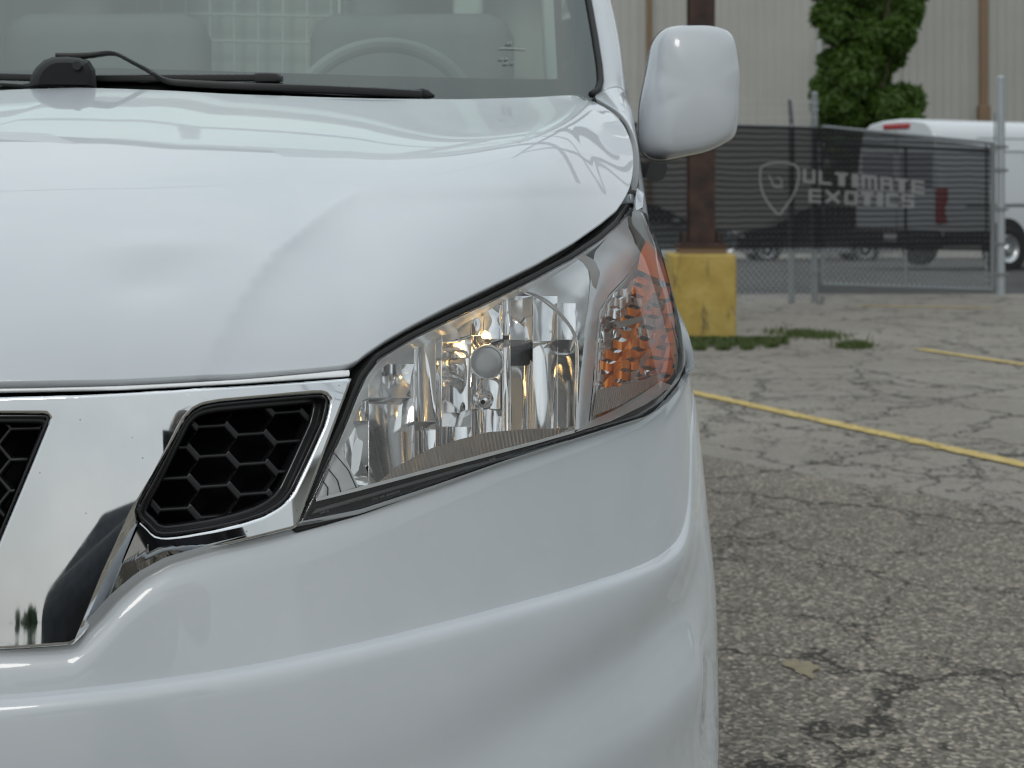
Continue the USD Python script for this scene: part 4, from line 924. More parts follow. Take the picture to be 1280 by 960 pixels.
# ---- wipers resting at the foot of the glass
def flat_bar(pxs, Ys, w, h, name, m, par=None):
    """A flattened bar through pixel points; w half-width (fore-aft), h half-height per point."""
    Ys = [min(y, float(wind(*onW([a], [b])[0])[1]) - w - .006) for (a, b), y in zip(pxs, Ys)]
    P = spline([pix(a, b, y) for (a, b), y in zip(pxs, Ys)], 60); h = np.interp(np.linspace(0, 1, 60), np.linspace(0, 1, len(np.atleast_1d(h))), np.atleast_1d(h)) if np.ndim(h) else np.full(60, h)
    a = np.linspace(0, 2 * np.pi, 13)[:-1]; ca = np.sign(np.cos(a)) * np.abs(np.cos(a)) ** .5; sa = np.sign(np.sin(a)) * np.abs(np.sin(a)) ** .5
    R = np.array([[p + [0, w * c, hh * s] for c, s in zip(ca, sa)] for p, hh in zip(P, h)])
    V = R.reshape(-1, 3); n = 12; f = []
    for i in range(59):
        for k in range(12):
            j = (k + 1) % 12; f += [(i * n + k, i * n + j, (i + 1) * n + j), (i * n + k, (i + 1) * n + j, (i + 1) * n + k)]
    V = np.vstack([V, P[:1], P[-1:]])
    for k in range(12): f += [(720, (k + 1) % 12, k), (721, 59 * n + k, 59 * n + (k + 1) % 12)]
    return obj(name, (V, np.array(f)), m, par or van, smooth=40)
def sc_(px_h, Y): return px_h * Y / F / 2
Yw = 2.10
flat_bar([(72, 69.5), (95, 70), (118, 68.5), (138, 66.5), (150, 69.5), (170, 80), (190, 91), (207, 101), (235, 104.5), (300, 108), (380, 111), (460, 114.5), (528, 118)], [2.085, 2.085, 2.085, 2.09, 2.10, 2.115, 2.13, 2.14, 2.15, 2.17, 2.20, 2.24, 2.28], .011,
         [sc_(7, Yw), sc_(8, Yw), sc_(6, Yw), sc_(5.5, Yw), sc_(6, Yw), sc_(8, Yw), sc_(9, Yw), sc_(10, Yw), sc_(10, Yw), sc_(11, Yw), sc_(11, Yw), sc_(11, 2.2), sc_(10, 2.2)], 'wiper_arm', 'black_plastic')
hp0 = pts([36, 108, 38, 96, 45, 84, 55, 75, 66, 71, 84, 70.5, 100, 72, 112, 76, 119, 87, 121, 109]); hc = np.array([80., 98.])
hp = [pix(a, b, y) for y, k_ in ((2.018, .72), (2.026, .88), (2.042, .97), (2.085, 1.0)) for a, b in hc + (hp0 - hc) * k_]
obj('wiper_pivot_cap', trimesh.convex.convex_hull(np.array(hp)), 'pivot_plastic', van, smooth=24)
obj('pivot_bolt', cyl(pix(96, 82, 2.03), pix(96, 82, 2.012), .006, 12), 'black_rubber', van)
flat_bar([(-260, 88), (-100, 93), (60, 97.5), (200, 98), (300, 97.5), (322, 97.5)], [2.115, 2.12, 2.135, 2.15, 2.16, 2.165], .008, sc_(9, 2.13), 'wiper_blade', 'black_rubber')
flat_bar([(320, 97.5), (335, 97.3), (349, 97.6), (353, 98.5)], [2.163, 2.166, 2.168, 2.169], .009, [sc_(13, 2.13), sc_(13, 2.13), sc_(12, 2.13), sc_(7, 2.13)], 'blade_end_cap', 'black_plastic')
flat_bar([(519, 118), (530, 117), (537, 118.5), (543, 120)], [2.25, 2.255, 2.26, 2.265], .009, [sc_(12, 2.2), sc_(13, 2.2), sc_(11, 2.2), sc_(3, 2.2)], 'blade_end_cap', 'black_plastic')
flat_bar([(-260, 108), (-60, 106), (0, 105.5), (25, 107), (60, 110)], [2.06, 2.06, 2.062, 2.07, 2.08], .006, sc_(4, 2.06), 'wiper_arm', 'black_plastic')
a_ = pix(302, 106, 2.15); 
# ---- cabin behind the glass
obj('dashboard', grid(np.array([[(XC + u, y, z) for u in np.linspace(-.72, .72, 20)] for y, z in ((2.24, 1.335), (2.5, 1.36), (2.75, 1.375), (2.86, 1.36), (2.92, 1.2), (2.95, .9))]))[0], 'interior_dark', van)
obj('cabin_floor', box(XC - .72, XC + .72, 2.5, 3.9, .40, .45), 'interior_dark', van)
sw = np.array([(XC + .335 + .19 * math.cos(a), 2.98 + .07 * math.sin(a), H + .125 + .178 * math.sin(a)) for a in np.linspace(0, 2 * np.pi, 61)[:-1]])
wl_ = obj('steering_wheel', tube(sw, .0155, 10, closed=True), 'wheel_grey', van)
obj('wheel_hub', cat(rbox(XC + .335 - .07, XC + .335 + .07, 2.96, 3.0, H + .06, H + .17, .015), tube([(XC + .15, 2.98, H + .125), (XC + .52, 2.98, H + .125)], .014, 8)), 'interior_dark', wl_)
for uu_ in (.36, -.36):
    st = obj('seat', cat(rbox(XC + uu_ - .24, XC + uu_ + .24, 3.42, 3.58, .95, 1.62, .06), rbox(XC + uu_ - .25, XC + uu_ + .25, 3.0, 3.5, .78, .98, .06)), 'cloth_grey', van)
    obj('headrest', rbox(XC + uu_ - .13, XC + uu_ + .13, 3.44, 3.54, 1.66, 1.84, .05), 'cloth_grey', st)
obj('bulkhead_panel', box(XC - .72, XC + .72, 3.74, 3.76, .45, 1.80), 'interior_grey', van)
bw = []
xw = [px_x(p, 3.68) for p in (170, 201, 232, 262.5, 293, 323, 354, 384, 414)]
for x in xw: bw.append(cyl((x, 3.68, 1.35), (x, 3.68, 1.82), .0035, 6))
for py_ in (-45, -15, 18, 51): 
    z = H - (py_ - HZ) * 3.68 / F; bw.append(cyl((xw[0] - .03, 3.676, z + .004), (xw[-1] + .02, 3.676, z - .006), .0032, 6))
for w_ in bw: obj('bulkhead_wire', w_, 'white_wire', van)
obj('bulkhead_post', cat(rbox(px_x(423, 3.66), px_x(428, 3.66), 3.64, 3.68, 1.2, 1.85, .004)), 'interior_light', van)
obj('door_pillar_trim', cat(rbox(px_x(566, 3.5), px_x(604, 3.5), 3.48, 3.56, 1.1, 1.85, .015)), 'interior_grey', van)
obj('side_trim', grid(np.array([[(XC + .66 + .05 * (1.8 - z), y, z) for z in (1.2, 1.5, 1.85)] for y in (2.75, 3.3, 3.9)]))[0], 'interior_light', van)
obj('side_trim', grid(np.array([[(XC - .66 - .05 * (1.8 - z), y, z) for z in (1.2, 1.5, 1.85)] for y in (2.75, 3.3, 3.9)]))[0], 'interior_grey', van)

# ---- door mirror: deep rounded shell on a black foot
YM = 2.42
mo = pts([90, 500, 112, 370, 138, 235, 165, 130, 215, 73, 350, 54, 520, 66, 575, 92, 605, 160, 620, 300, 623, 450, 618, 580, 603, 660, 560, 692, 470, 735, 330, 768, 205, 787, 140, 772, 100, 730, 85, 620]) / 4.3625 + [780, 20]
mo = np.vstack([mo, mo[:1]]); d_ = np.r_[0, np.cumsum(np.linalg.norm(np.diff(mo, axis=0), axis=1))]
mo = CubicSpline(d_, mo, bc_type='periodic')(np.linspace(0, d_[-1], 121)[:-1])
mf = np.array(Polygon(pts([212, 92, 350, 75, 515, 88, 570, 130, 588, 250, 592, 420, 585, 560, 545, 660, 460, 698, 330, 727, 215, 738, 182, 715, 176, 650, 184, 500, 196, 330, 203, 200]) / 4.3625 + [780, 20]).buffer(-4).buffer(8).buffer(-4).exterior.coords[:-1])
cm = np.array([866., 112.]); ang = np.arctan2(mo[:, 1] - cm[1], mo[:, 0] - cm[0])
mfa = np.arctan2(mf[:, 1] - cm[1], mf[:, 0] - cm[0]); mfr = np.linalg.norm(mf - cm, axis=1); oo = np.argsort(mfa)
rf = np.interp(ang, mfa[oo], mfr[oo], period=2 * np.pi); rf = np.array([np.average(np.r_[rf, rf, rf][120 + i - 6:120 + i + 7], weights=np.exp(-(np.arange(-6, 7) / 3.) ** 2)) for i in range(120)]); mface = cm + rf[:, None] * np.c_[np.cos(ang), np.sin(ang)]
rings = []
for fct, Yk in ((0.0, -.014), (.25, -.0135), (.5, -.012), (.75, -.008), (.9, -.003), (1.0, .003)): rings.append((cm + (mface - cm) * fct, YM + Yk))
for k_, Yk in ((.25, .009), (.5, .018), (.75, .031), (.92, .046), (1.0, .066), (1.0, .10)): rings.append((mface * (1 - k_) + mo * k_, YM + Yk))
rings.append((cm + (mo - cm) * .96, YM + .125)); rings.append((cm + (mo - cm) * .90, YM + .13))
MP = np.array([pix(q[:, 0], q[:, 1], YM + .05) * [1, 0, 1] + [0, y, 0] for q, y in rings]); MP = np.concatenate([MP, MP[:, :1]], 1)
g_ = grid(MP, face=(MP[-1, 0, 0], 0, 1.2))
gn = g_[1].reshape(MP.shape); gn[:, 0] = gn[:, -1] = (gn[:, 0] + gn[:, -1]); gn /= np.maximum(np.linalg.norm(gn, axis=-1, keepdims=True), 1e-9); gn[0] = [0, -1, 0]
mr = obj2('door_mirror', (g_[0], gn.reshape(-1, 3)), 'white_paint', van)
sm_ = pix(*((cm + (mo - cm) * 1.001).T), YM + .05) * [1, 0, 1] + [0, YM + .074, 0]
obj('shell_seam', tube(sm_, .0012, 5, closed=True), 'black_plastic', mr)
obj('mirror_glass', grid(np.array([pix(*((cm + (mo - cm) * k_).T), YM + .05) * [1, 0, 1] + [0, YM + .128, 0] for k_ in (0.001, .5, .9)]))[0], 'mirror_glass', mr)
foot = [pix(a, b, y) for y in (2.40, 2.50) for a, b in ((812, 204), (833, 205), (835, 211), (829, 224), (818, 227), (806, 222))]
obj('mirror_foot', trimesh.convex.convex_hull(np.array(foot)).subdivide().subdivide(), 'black_plastic', mr, smooth=50)
obj('mirror_foot', trimesh.convex.convex_hull(np.array([pix(a, b, y) for y in (2.44, 2.52) for a, b in ((770, 190), (815, 207), (815, 222), (770, 224))])), 'black_plastic', mr)

# ------------------------------------------------------------------ rusty steel post, its frame overhead, the concrete foot
mat('yellow_worn', {'tc': ('texture_coordinate', {}), 'n': ('noise_texture', {'scale': 5.0, 'detail': 8, 'roughness': .7}), 'r': ('rgb_ramp', {'ramp': [(.3, (.33, .23, .055)), (.5, (.42, .30, .075)), (.7, (.49, .37, .12))]}),
                    'mp': ('mapping', {'scale': (1.6, 1.6, .35)}), 'n2': ('noise_texture', {'scale': 8.0, 'detail': 8, 'roughness': .75}), 'm': ('map_range', {'from_min': .57, 'from_max': .68, 'clamp': True, 'to_min': 0, 'to_max': 1}), 'mx': ('mix_color', {'b': (.10, .075, .05)}),
                    'b': ('bump', {'strength': .5, 'distance': .01}), 'p': ('principled_bsdf', {'roughness': .85})},
    [('tc.object', 'n.vector'), ('tc.object', 'mp.vector'), ('mp.vector', 'n2.vector'), ('n.fac', 'r.fac'), ('r.color', 'mx.a'), ('n2.fac', 'm.value'), ('m.result', 'mx.fac'), ('mx.result', 'p.base_color'), ('n2.fac', 'b.height'), ('b.normal', 'p.normal')])
YP = F * H / (427 - HZ)
px0 = px_x(886, YP)
ped = thing('concrete_pedestal', 'yellow painted concrete block carrying the rusty steel column', 'pedestal', loc=(px_x(880, YP), YP + .26, 0))
pb_ = rbox(-.26, .26, -.26, .26, -.1, .70, .018, 8); pb_ = pb_.subdivide_to_size(.05)
v_ = np.array(pb_.vertices); v_ = v_ + (meshkit.fbm(v_ * 9, 4, 2)[:, None] - .5) * .016 * np.sign(v_) * [1, 1, .6]
obj('block', (v_, np.array(pb_.faces)), 'yellow_worn', ped, smooth=50)
cxp, cyp = px_x(876, YP + .26), YP + .26
fr = thing('steel_frame', 'dark rust brown steel column on the yellow block, with beams overhead', 'steel frame')
def ibeam(L, w=.205, d=.22, tf=.016, tw=.011):
    return cat(box(-w / 2, w / 2, -d / 2, -d / 2 + tf, 0, L), box(-w / 2, w / 2, d / 2 - tf, d / 2, 0, L), box(-tw / 2, tw / 2, -d / 2 + tf, d / 2 - tf, 0, L))
def place(m, T, R=None):
    m = m.copy()
    if R is not None: m.apply_transform(R)
    m.apply_translation(T); return m
CT = 9.4
obj('column', place(ibeam(CT - .78), (cxp, cyp, .78)), 'rust_steel', fr, smooth=False)
obj('base_plate', cat(box(cxp - .20, cxp + .20, cyp - .2, cyp + .2, .752, .778)), 'rust_steel', fr)
obj('grout_pad', box(cxp - .185, cxp + .185, cyp - .18, cyp + .18, .695, .752), 'trim_brown', fr)
for a in (-.15, .15):
    for b in (-.14, .14): obj('anchor_bolt', cat(cyl((cxp + a, cyp + b, .77), (cxp + a, cyp + b, .87), .014, 8), cyl((cxp + a, cyp + b, .778), (cxp + a, cyp + b, .80), .024, 6)), 'rust_steel', fr)
obj('stiffener', cat(box(cxp - .105, cxp - .0055, cyp - .09, cyp + .09, 1.72, 1.735)), 'rust_steel', fr)
BM = []
def beam(name, p, q, w, h, m='rust_steel'):
    p, q = np.array(p, float), np.array(q, float); L = np.linalg.norm(q - p); d = (q - p) / L
    s_ = np.cross(d, [0, 0, 1.0]); s_ = s_ / np.linalg.norm(s_) if np.linalg.norm(s_) > 1e-6 else np.array([1.0, 0, 0]); t_ = np.cross(s_, d)
    b = box(-w / 2, w / 2, 0, L, -h / 2, h / 2); T = np.eye(4); T[:3, 0], T[:3, 1], T[:3, 2], T[:3, 3] = s_, d, t_, p; b.apply_transform(T); obj(name, b, m, fr, smooth=False)


# ------------------------------------------------------------------ chain-link fence, gate, printed screen
L0 = pix(930, 240, 15.6) * [1, 1, 0]; R0 = pix(1251, 240, 17.07) * [1, 1, 0]
fd = (R0 - L0) / np.linalg.norm(R0 - L0); fn_ = np.array([fd[1], -fd[0], 0])            # fn_ towards the camera
def fp(d, z, o=0.): return L0 + fd * d + fn_ * o + np.array([0, 0, z])
def dpx(px):
    k = (px - 640) / F; return (k * L0[1] - L0[0]) / (fd[0] - k * fd[1])
def zpx(px, py):
    q = L0 + fd * dpx(px); return H - (py - HZ) * q[1] / F
dH, dLat, dPa, dL = dpx(1021), dpx(1251), dpx(992), -4.2
def weave(d0, d1, z0f, z1f, pitch=.036, r=.0027):
    """Chain-link: zigzag wires hooked into their neighbours, each a thin three-sided tube."""
    V, Fc, o = [], [], 0
    for i in range(int((d1 - d0) / pitch)):
        x = d0 + i * pitch; z = z0f(x); k = i % 2; P = []
        while z < z1f(x):
            P.append((x + (pitch if k % 2 else 0), z, .003 if k % 2 else -.003)); z += pitch * 1.02; k += 1
        Q = np.array([fp(a, b, c) for a, b, c in P]); m = len(Q)
        V.append(np.concatenate([Q + fd * r, Q - fd * r * .5 + fn_ * r * .87, Q - fd * r * .5 - fn_ * r * .87])); k_ = np.arange(m - 1)
        for a in range(3):
            b = (a + 1) % 3; Fc.append(np.vstack([np.c_[a * m + k_, b * m + k_, b * m + k_ + 1], np.c_[a * m + k_, b * m + k_ + 1, a * m + k_ + 1]]) + o)
        o += 3 * m
    return np.vstack(V), np.vstack(Fc)
def lin(a, za, b, zb): return lambda d: za + (zb - za) * (d - a) / (b - a)
top_f = lin(dpx(930), zpx(930, 155), dPa, zpx(992, 158)); zt_ = zpx(1010, 156)
gt = lin(dH, zpx(1025, 158), dLat, zpx(1243, 180)); gb = lin(dH, zpx(1025, 355), dLat, zpx(1243, 363))
fence = thing('chain_link_fence', 'galvanised chain link fence run left of the gate, behind the rusty column', 'fence')
obj('wire_mesh', weave(dL, dH - .05, lambda d: .03, lambda d: zt_), 'wire_grey', fence, smooth=False, kind='stuff')
def post(d, z0, z1, r, par, name='post', m='galvanised'): 
    return obj(name, cat(cyl(fp(d, z0, -.04), fp(d, z1, -.04), r, 14), trimesh.creation.icosphere(2, r * 1.02).apply_translation(fp(d, z1, -.04))), m, par)
post(dPa, -.1, zpx(992, 158), .034, fence, m='galvanised_dull')
obj('barb_arm', tube([fp(dPa, zpx(992, 160), -.04), fp(dPa, zpx(992, 158) + .05, -.04), fp(dpx(980), zpx(980, 124), .10)], [.03, .028, .020], 8), 'galvanised_dull', fence)
post(dH, -.1, zpx(1021, 118), .038, fence, m='galvanised_dull')
for d in (dL + .1, dL + 2.2): post(d, -.1, zt_, .034, fence, m='galvanised_dull')
obj('top_rail', tube([fp(dL, zt_ - .03, -.03), fp(dH, zt_ - .03, -.03)], .019, 8), 'galvanised_dull', fence)
for k in range(3):
    z = zt_ + .07 + k * .085; obj('barbed_wire', tube([fp(dL + (dH - dL) * t, z + .012 * math.sin(t * 14 + k), .02 + .03 * k) for t in np.linspace(0, 1, 50)], .0022, 4), 'wire_grey', fence)
gate = thing('swing_gate', 'sagging chain link swing gate of tube frame beside the tall end post', 'gate')
obj('wire_mesh', weave(dH + .07, dLat - .16, gb, lambda d: gt(d) + .03), 'wire_grey', gate, smooth=False, kind='stuff')
def gtube(pts_, r=.021, m='galvanised_dull', name='frame_tube'): obj(name, tube([fp(*p) for p in pts_], r, 10), m, gate)
dG0, dG1, dGm = dH + .07, dLat - .13, dpx(1132)
gtube([(dG0, gt(dG0), 0), (dG1, gt(dG1), 0)]); gtube([(dG0, gb(dG0), 0), (dG1, gb(dG1), 0)]); gtube([(dG0, gb(dG0), 0), (dG0, gt(dG0), 0)]); gtube([(dG1, gb(dG1), 0), (dG1, gt(dG1), 0)]); gtube([(dGm, gb(dGm), 0), (dGm, gt(dGm) - .15, 0)], .017)
gtube([(dG0, gt(dG0) - .17, 0), (dG1, gt(dG1) - .1, 0)], .016); gtube([(dG1 - .085, gb(dG1), 0), (dG1 - .085, gt(dG1), 0)], .013)
gtube([(dG0, .08, 0), (dG0, -.02, 0)], .02, name='drop_rod')
for z in (.35, 1.5): obj('hinge', cat(cyl(fp(dH, z - .03, -.04), fp(dH, z + .03, -.04), .05, 12), cyl(fp(dH, z, -.03), fp(dG0, z, 0), .016, 8)), 'galvanised_dull', gate)
lp = thing('gate_post', 'tall galvanised steel end post with domed cap right of the gate', 'post')
ph = zpx(1251, 98)
obj('tube', cyl(fp(dLat, -.2, 0), fp(dLat, ph, 0), .046, 20), 'galvanised', lp); obj('cap', trimesh.creation.icosphere(2, .05).apply_scale([1, 1, .6]).apply_translation(fp(dLat, ph, 0)), 'galvanised', lp)
obj('tension_bar', tube([fp(dLat - .10, .1, .01), fp(dLat - .10, zpx(1242, 140), .01)], .010, 8), 'galvanised_dull', lp)
for z in (.25, .6, 1.0, 1.45, 1.72): obj('clamp', cat(cyl(fp(dLat, z - .02, 0), fp(dLat, z + .02, 0), .055, 16), cyl(fp(dLat - .12, z, .01), fp(dLat + .08, z, .03), .013, 6)), 'galvanised_dull', lp)
# printed wind screen hung on fence and gate: open weave, so what is behind shows through
mat('screen_weave', {'g': ('geometry', {}), 'sx': ('separate_xyz', {}), 'w': ('math', {'math_type': 'multiply', 'value2': 100.0}), 'nz': ('noise_texture', {'scale': 2.2, 'detail': 3}), 'nm': ('math', {'math_type': 'multiply', 'value2': 5.0}), 'ad': ('math', {'math_type': 'add'}), 'sn': ('math', {'math_type': 'sine'}),
                     'mr': ('map_range', {'from_min': -1, 'from_max': 1, 'to_min': .70, 'to_max': .93}), 'd': ('diffuse_bsdf', {'color': (.014, .014, .015)}), 't': ('transparent_bsdf', {}), 'm': ('mix_closure', {})},
    [('g.position', 'sx.vector'), ('sx.z', 'w.value1'), ('g.position', 'nz.vector'), ('nz.fac', 'nm.value1'), ('w.value', 'ad.value1'), ('nm.value', 'ad.value2'), ('ad.value', 'sn.value1'), ('sn.value', 'mr.value'), ('mr.result', 'm.fac'), ('t.BSDF', 'm.closure1'), ('d.BSDF', 'm.closure2')], surface='m.closure')
sw_ = thing('fence_screen', 'black see-through mesh screen with white shield and lettering on the fence', 'screen')
def cloth(d, z): return fp(d, z, .035 + .010 * math.sin(d * 5.1) + .006 * math.sin(z * 9 + d * 2))
dS0, dS1 = dL + .3, dpx(1236)
zlo = lambda d: np.interp(d, [dS0, dH, dS1], [.62, .60, .52]); zhi = lambda d: np.interp(d, [dS0, dpx(1021), dS1], [zt_ - .01, zt_ - .02, zpx(1236, 183)])
obj('weave_sheet', grid(np.array([[cloth(d, zlo(d) + (zhi(d) - zlo(d)) * t) for d in np.linspace(dS0, dS1, 60)] for t in np.linspace(0, 1, 16)]))[0], 'screen_weave', sw_)
mat('screen_print', {'d': ('diffuse_bsdf', {'color': (.27, .27, .27)}), 't': ('transparent_bsdf', {}), 'm': ('mix_closure', {'fac': .72})}, [('t.BSDF', 'm.closure1'), ('d.BSDF', 'm.closure2')], surface='m.closure')
GL = {'U': ['x..x', 'x..x', 'x..x', 'x..x', 'xxxx'], 'L': ['x...', 'x...', 'x...', 'x...', 'xxxx'], 'T': ['xxxx', '.xx.', '.xx.', '.xx.', '.xx.'], 'I': ['xx', 'xx', 'xx', 'xx', 'xx'], 'M': ['xxxxx', 'x.x.x', 'x.x.x', 'x.x.x', 'x.x.x'],
      'A': ['xxxx', 'x..x', 'xxxx', 'x..x', 'x..x'], 'E': ['xxxx', 'x...', 'xxxx', 'x...', 'xxxx'], 'X': ['x...x', '.x.x.', '..x..', '.x.x.', 'x...x'], 'O': ['xxxx', 'x..x', 'x..x', 'x..x', 'xxxx'], 'C': ['xxxx', 'x...', 'x...', 'x...', 'xxxx'], 'S': ['xxxx', 'x...', 'xxxx', '...x', 'xxxx']}
def word(txt, pa_, pb_, hpx):
    """Squared techno capitals along the sloping line pa-pb (photo pixels of the top edge)."""
    n = sum(len(GL[c][0]) + 1.1 for c in txt) - 1.1; x = 0
    for c in txt:
        rects = []
        for r_, row in enumerate(GL[c]):
            for q_, ch in enumerate(row):
                if ch == 'x': rects.append(sbox(q_ - .02, 5 - r_ - 1.02, q_ + 1.02, 5 - r_ + .02))
        if c == 'X': rects = [LineString([(.4, .3), (4.6, 4.7)]).buffer(.55, cap_style=2), LineString([(.4, 4.7), (4.6, .3)]).buffer(.55, cap_style=2)]
        g = shapely.union_all(rects); v, f = tri2(g, 1.0)
        P = []
        for a, b in v:
            t = (x + a) / n; px_ = pa_[0] + (pb_[0] - pa_[0]) * t; py_ = pa_[1] + (pb_[1] - pa_[1]) * t + (5 - b) / 5 * hpx
            d = dpx(px_); P.append(cloth(d, zpx(px_, py_)) + fn_ * .004)
        obj('letter', (np.array(P), f), 'screen_print', sw_, smooth=False); x += len(GL[c][0]) + 1.1
word('ULTIMATE', (1001, 211), (1153, 226), 17); word('EXOTICS', (1009, 236), (1140, 243), 17)
sh = spline(pts([946, 210, 952, 205, 970, 202, 990, 205, 996, 211, 996, 228, 989, 247, 978, 262, 971, 269, 962, 262, 951, 245, 946, 226]).tolist() + [[946, 210]], 80)
shp = Polygon(sh).buffer(0); ringp = shp.difference(shp.buffer(-2.6))
def onscreen(poly, name):
    v, f = tri2(poly, 6.0); P = np.array([cloth(dpx(a), zpx(a, b)) + fn_ * .004 for a, b in v]); obj(name, (P, f), 'screen_print', sw_, smooth=False)
onscreen(ringp, 'shield_outline'); onscreen(Point(968, 228).buffer(7).difference(Point(968, 228).buffer(5)).difference(sbox(960, 216, 968, 228)), 'shield_mark'); onscreen(LineString([(958, 220), (964, 232), (975, 234)]).buffer(1.0), 'shield_mark')

# ------------------------------------------------------------------ vehicles in the yard
def wheel(par, c, r, w, ax, m='wheel_silver', spokes=0):
    """Tyre and rim; ax = unit outward direction."""
    T = np.eye(4); z = np.array(ax, float); x = np.cross([0, 0, 1.0], z); x /= np.linalg.norm(x); T[:3, 0], T[:3, 1], T[:3, 2], T[:3, 3] = x, np.cross(z, x), z, c
    t = trimesh.creation.revolve(np.array([[r * .64, -w / 2], [r * .92, -w / 2], [r, -w * .32], [r, w * .32], [r * .92, w / 2], [r * .64, w / 2 - .01]]), sections=36); t.apply_transform(T); q = obj('wheel', t, 'tyre_rubber', par)
    if spokes:
        ms = [trimesh.creation.revolve(np.array([[r * .58, -w * .3], [r * .655, w * .42], [r * .62, w * .5], [r * .56, w * .42]]), sections=36), trimesh.creation.cylinder(r * .13, height=w * .5).apply_translation([0, 0, w * .2])]
        for k in range(spokes):
            b = box(r * .08, r * .6, -r * .055, r * .055, w * .34, w * .44); b.apply_transform(trimesh.transformations.rotation_matrix(k * 2 * np.pi / spokes, [0, 0, 1])); ms.append(b)
        rm = cat(*ms)
    else:
        rm = trimesh.creation.revolve(np.array([[0, w * .52], [r * .16, w * .55], [r * .24, w * .42], [r * .30, w * .30], [r * .46, w * .34], [r * .52, w * .46], [r * .62, w * .52], [r * .66, w * .44], [r * .66, -w * .4]]), sections=36)
    rm.apply_transform(T); obj('rim', rm, m, q)
def loft(sections):
    """Closed rings joined along x, ends capped. sections: (n, k, 3)."""
    S = np.array(sections); n, k = S.shape[:2]; V = S.reshape(-1, 3); f = []
    for i in range(n - 1):
        for j in range(k):
            a, b = i * k + j, i * k + (j + 1) % k; f += [(a, b, b + k), (a, b + k, a + k)]
    V = np.vstack([V, S[0].mean(0), S[-1].mean(0)])
    for j in range(k): f += [(n * k, (j + 1) % k, j), (n * k + 1, (n - 1) * k + j, (n - 1) * k + (j + 1) % k)]
    m = trimesh.Trimesh(V, f, process=False); trimesh.repair.fix_normals(m); return m
plain('dim_glass', (.30, .30, .33), .15)
# big white panel van seen from its right rear corner
tv = thing('panel_van', 'big white high roof panel van parked behind the gate, tail lamps towards the camera', 'van')
Yv = 23.6; c0 = pix(1177, 240, Yv) * [1, 1, 0]; hd = np.array([.885, .466, 0]); lf = np.array([-.466, .885, 0])
def V3(x, y, z): return c0 + hd * x + lf * (y + 0.0) + np.array([0, 0, z + ground_z(Yv + 1)])
half = [(0.0, .50), (.06, .42), (.02, .95), (-.0, 1.35), (.05, 1.75), (.13, 2.12), (.22, 2.33), (.36, 2.45), (.62, 2.51)]
prof_r = np.array([(.06, .45), (.0, .62), (-.02, 1.0), (.0, 1.30), (.035, 1.60), (.09, 1.95), (.15, 2.22), (.23, 2.36), (.36, 2.44), (.65, 2.485), (1.03, 2.50)])
prof_f = np.vstack([prof_r, [(2.06 - a, b) for a, b in prof_r[::-1][1:]]])
def vsec(x, sx, top): 
    zc = 1.2
    return [V3(x, 1.03 + (a - 1.03) * sx, b if b < 1.3 else 1.3 + (b - 1.3) * top) for a, b in prof_f]
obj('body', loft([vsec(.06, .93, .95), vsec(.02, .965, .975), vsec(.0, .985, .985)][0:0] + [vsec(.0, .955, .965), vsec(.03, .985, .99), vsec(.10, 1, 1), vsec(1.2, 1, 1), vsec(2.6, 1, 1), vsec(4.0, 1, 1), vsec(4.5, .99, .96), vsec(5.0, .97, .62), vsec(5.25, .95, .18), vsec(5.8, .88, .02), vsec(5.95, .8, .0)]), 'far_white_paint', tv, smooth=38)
def vbox(x0, x1, y0, y1, z0, z1, r=.02):
    b = rbox(x0, x1, y0, y1, z0, z1, r, 6); v = np.array(b.vertices); return (np.array([V3(*p) for p in v]), np.array(b.faces))
obj('rear_bumper', vbox(-.12, .10, .02, 2.04, .38, .68, .05), 'black_plastic', tv); obj('side_cladding', vbox(.06, .98, -.045, .1, .42, .66, .03), 'black_plastic', tv)
obj('rear_window', vbox(-.012, .05, 1.10, 1.86, 1.35, 1.92, .012), 'dim_glass', tv); obj('rear_window', vbox(-.012, .05, .2, .96, 1.35, 1.92, .012), 'dim_glass', tv)
obj('tail_lamp', vbox(-.025, .14, -.012, .13, .78, 1.36, .02), 'red_lamp', tv); obj('tail_lamp', vbox(.01, .14, 1.98, 2.07, .78, 1.36, .02), 'red_lamp', tv)
obj('brake_lamp', vbox(-.03, .08, .72, 1.34, 2.33, 2.42, .02), 'red_lamp', tv)
obj('side_groove', vbox(.5, 4.2, -.024, .02, 1.04, 1.10, .008), 'galvanised_dull', tv)
for z in (1.95, 2.16): obj('roof_groove', vbox(.9, 4.2, .075 if z < 2 else .13, .16, z, z + .025, .008), 'galvanised', tv)
obj('door_seam', vbox(2.0, 2.02, -.012, .06, .7, 2.0, .004), 'galvanised_dull', tv); obj('rear_seam', vbox(-.006, .05, 1.02, 1.04, .7, 2.3, .004), 'galvanised_dull', tv)
obj('licence_plate', vbox(-.13, -.1, .9, 1.2, .48, .62, .005), 'white_print', tv)
for x in (1.42, 4.75):
    arch = trimesh.creation.cylinder(.46, height=.12, sections=32); T = np.eye(4); T[:3, 0], T[:3, 1], T[:3, 2], T[:3, 3] = hd, [0, 0, 1], -lf, V3(x, .045, .40); arch.apply_transform(T); obj('wheel_arch', arch, 'black_plastic', tv)
    wheel(tv, V3(x, .06, .355), .355, .24, -lf); wheel(tv, V3(x, 2.0, .355), .355, .24, lf)
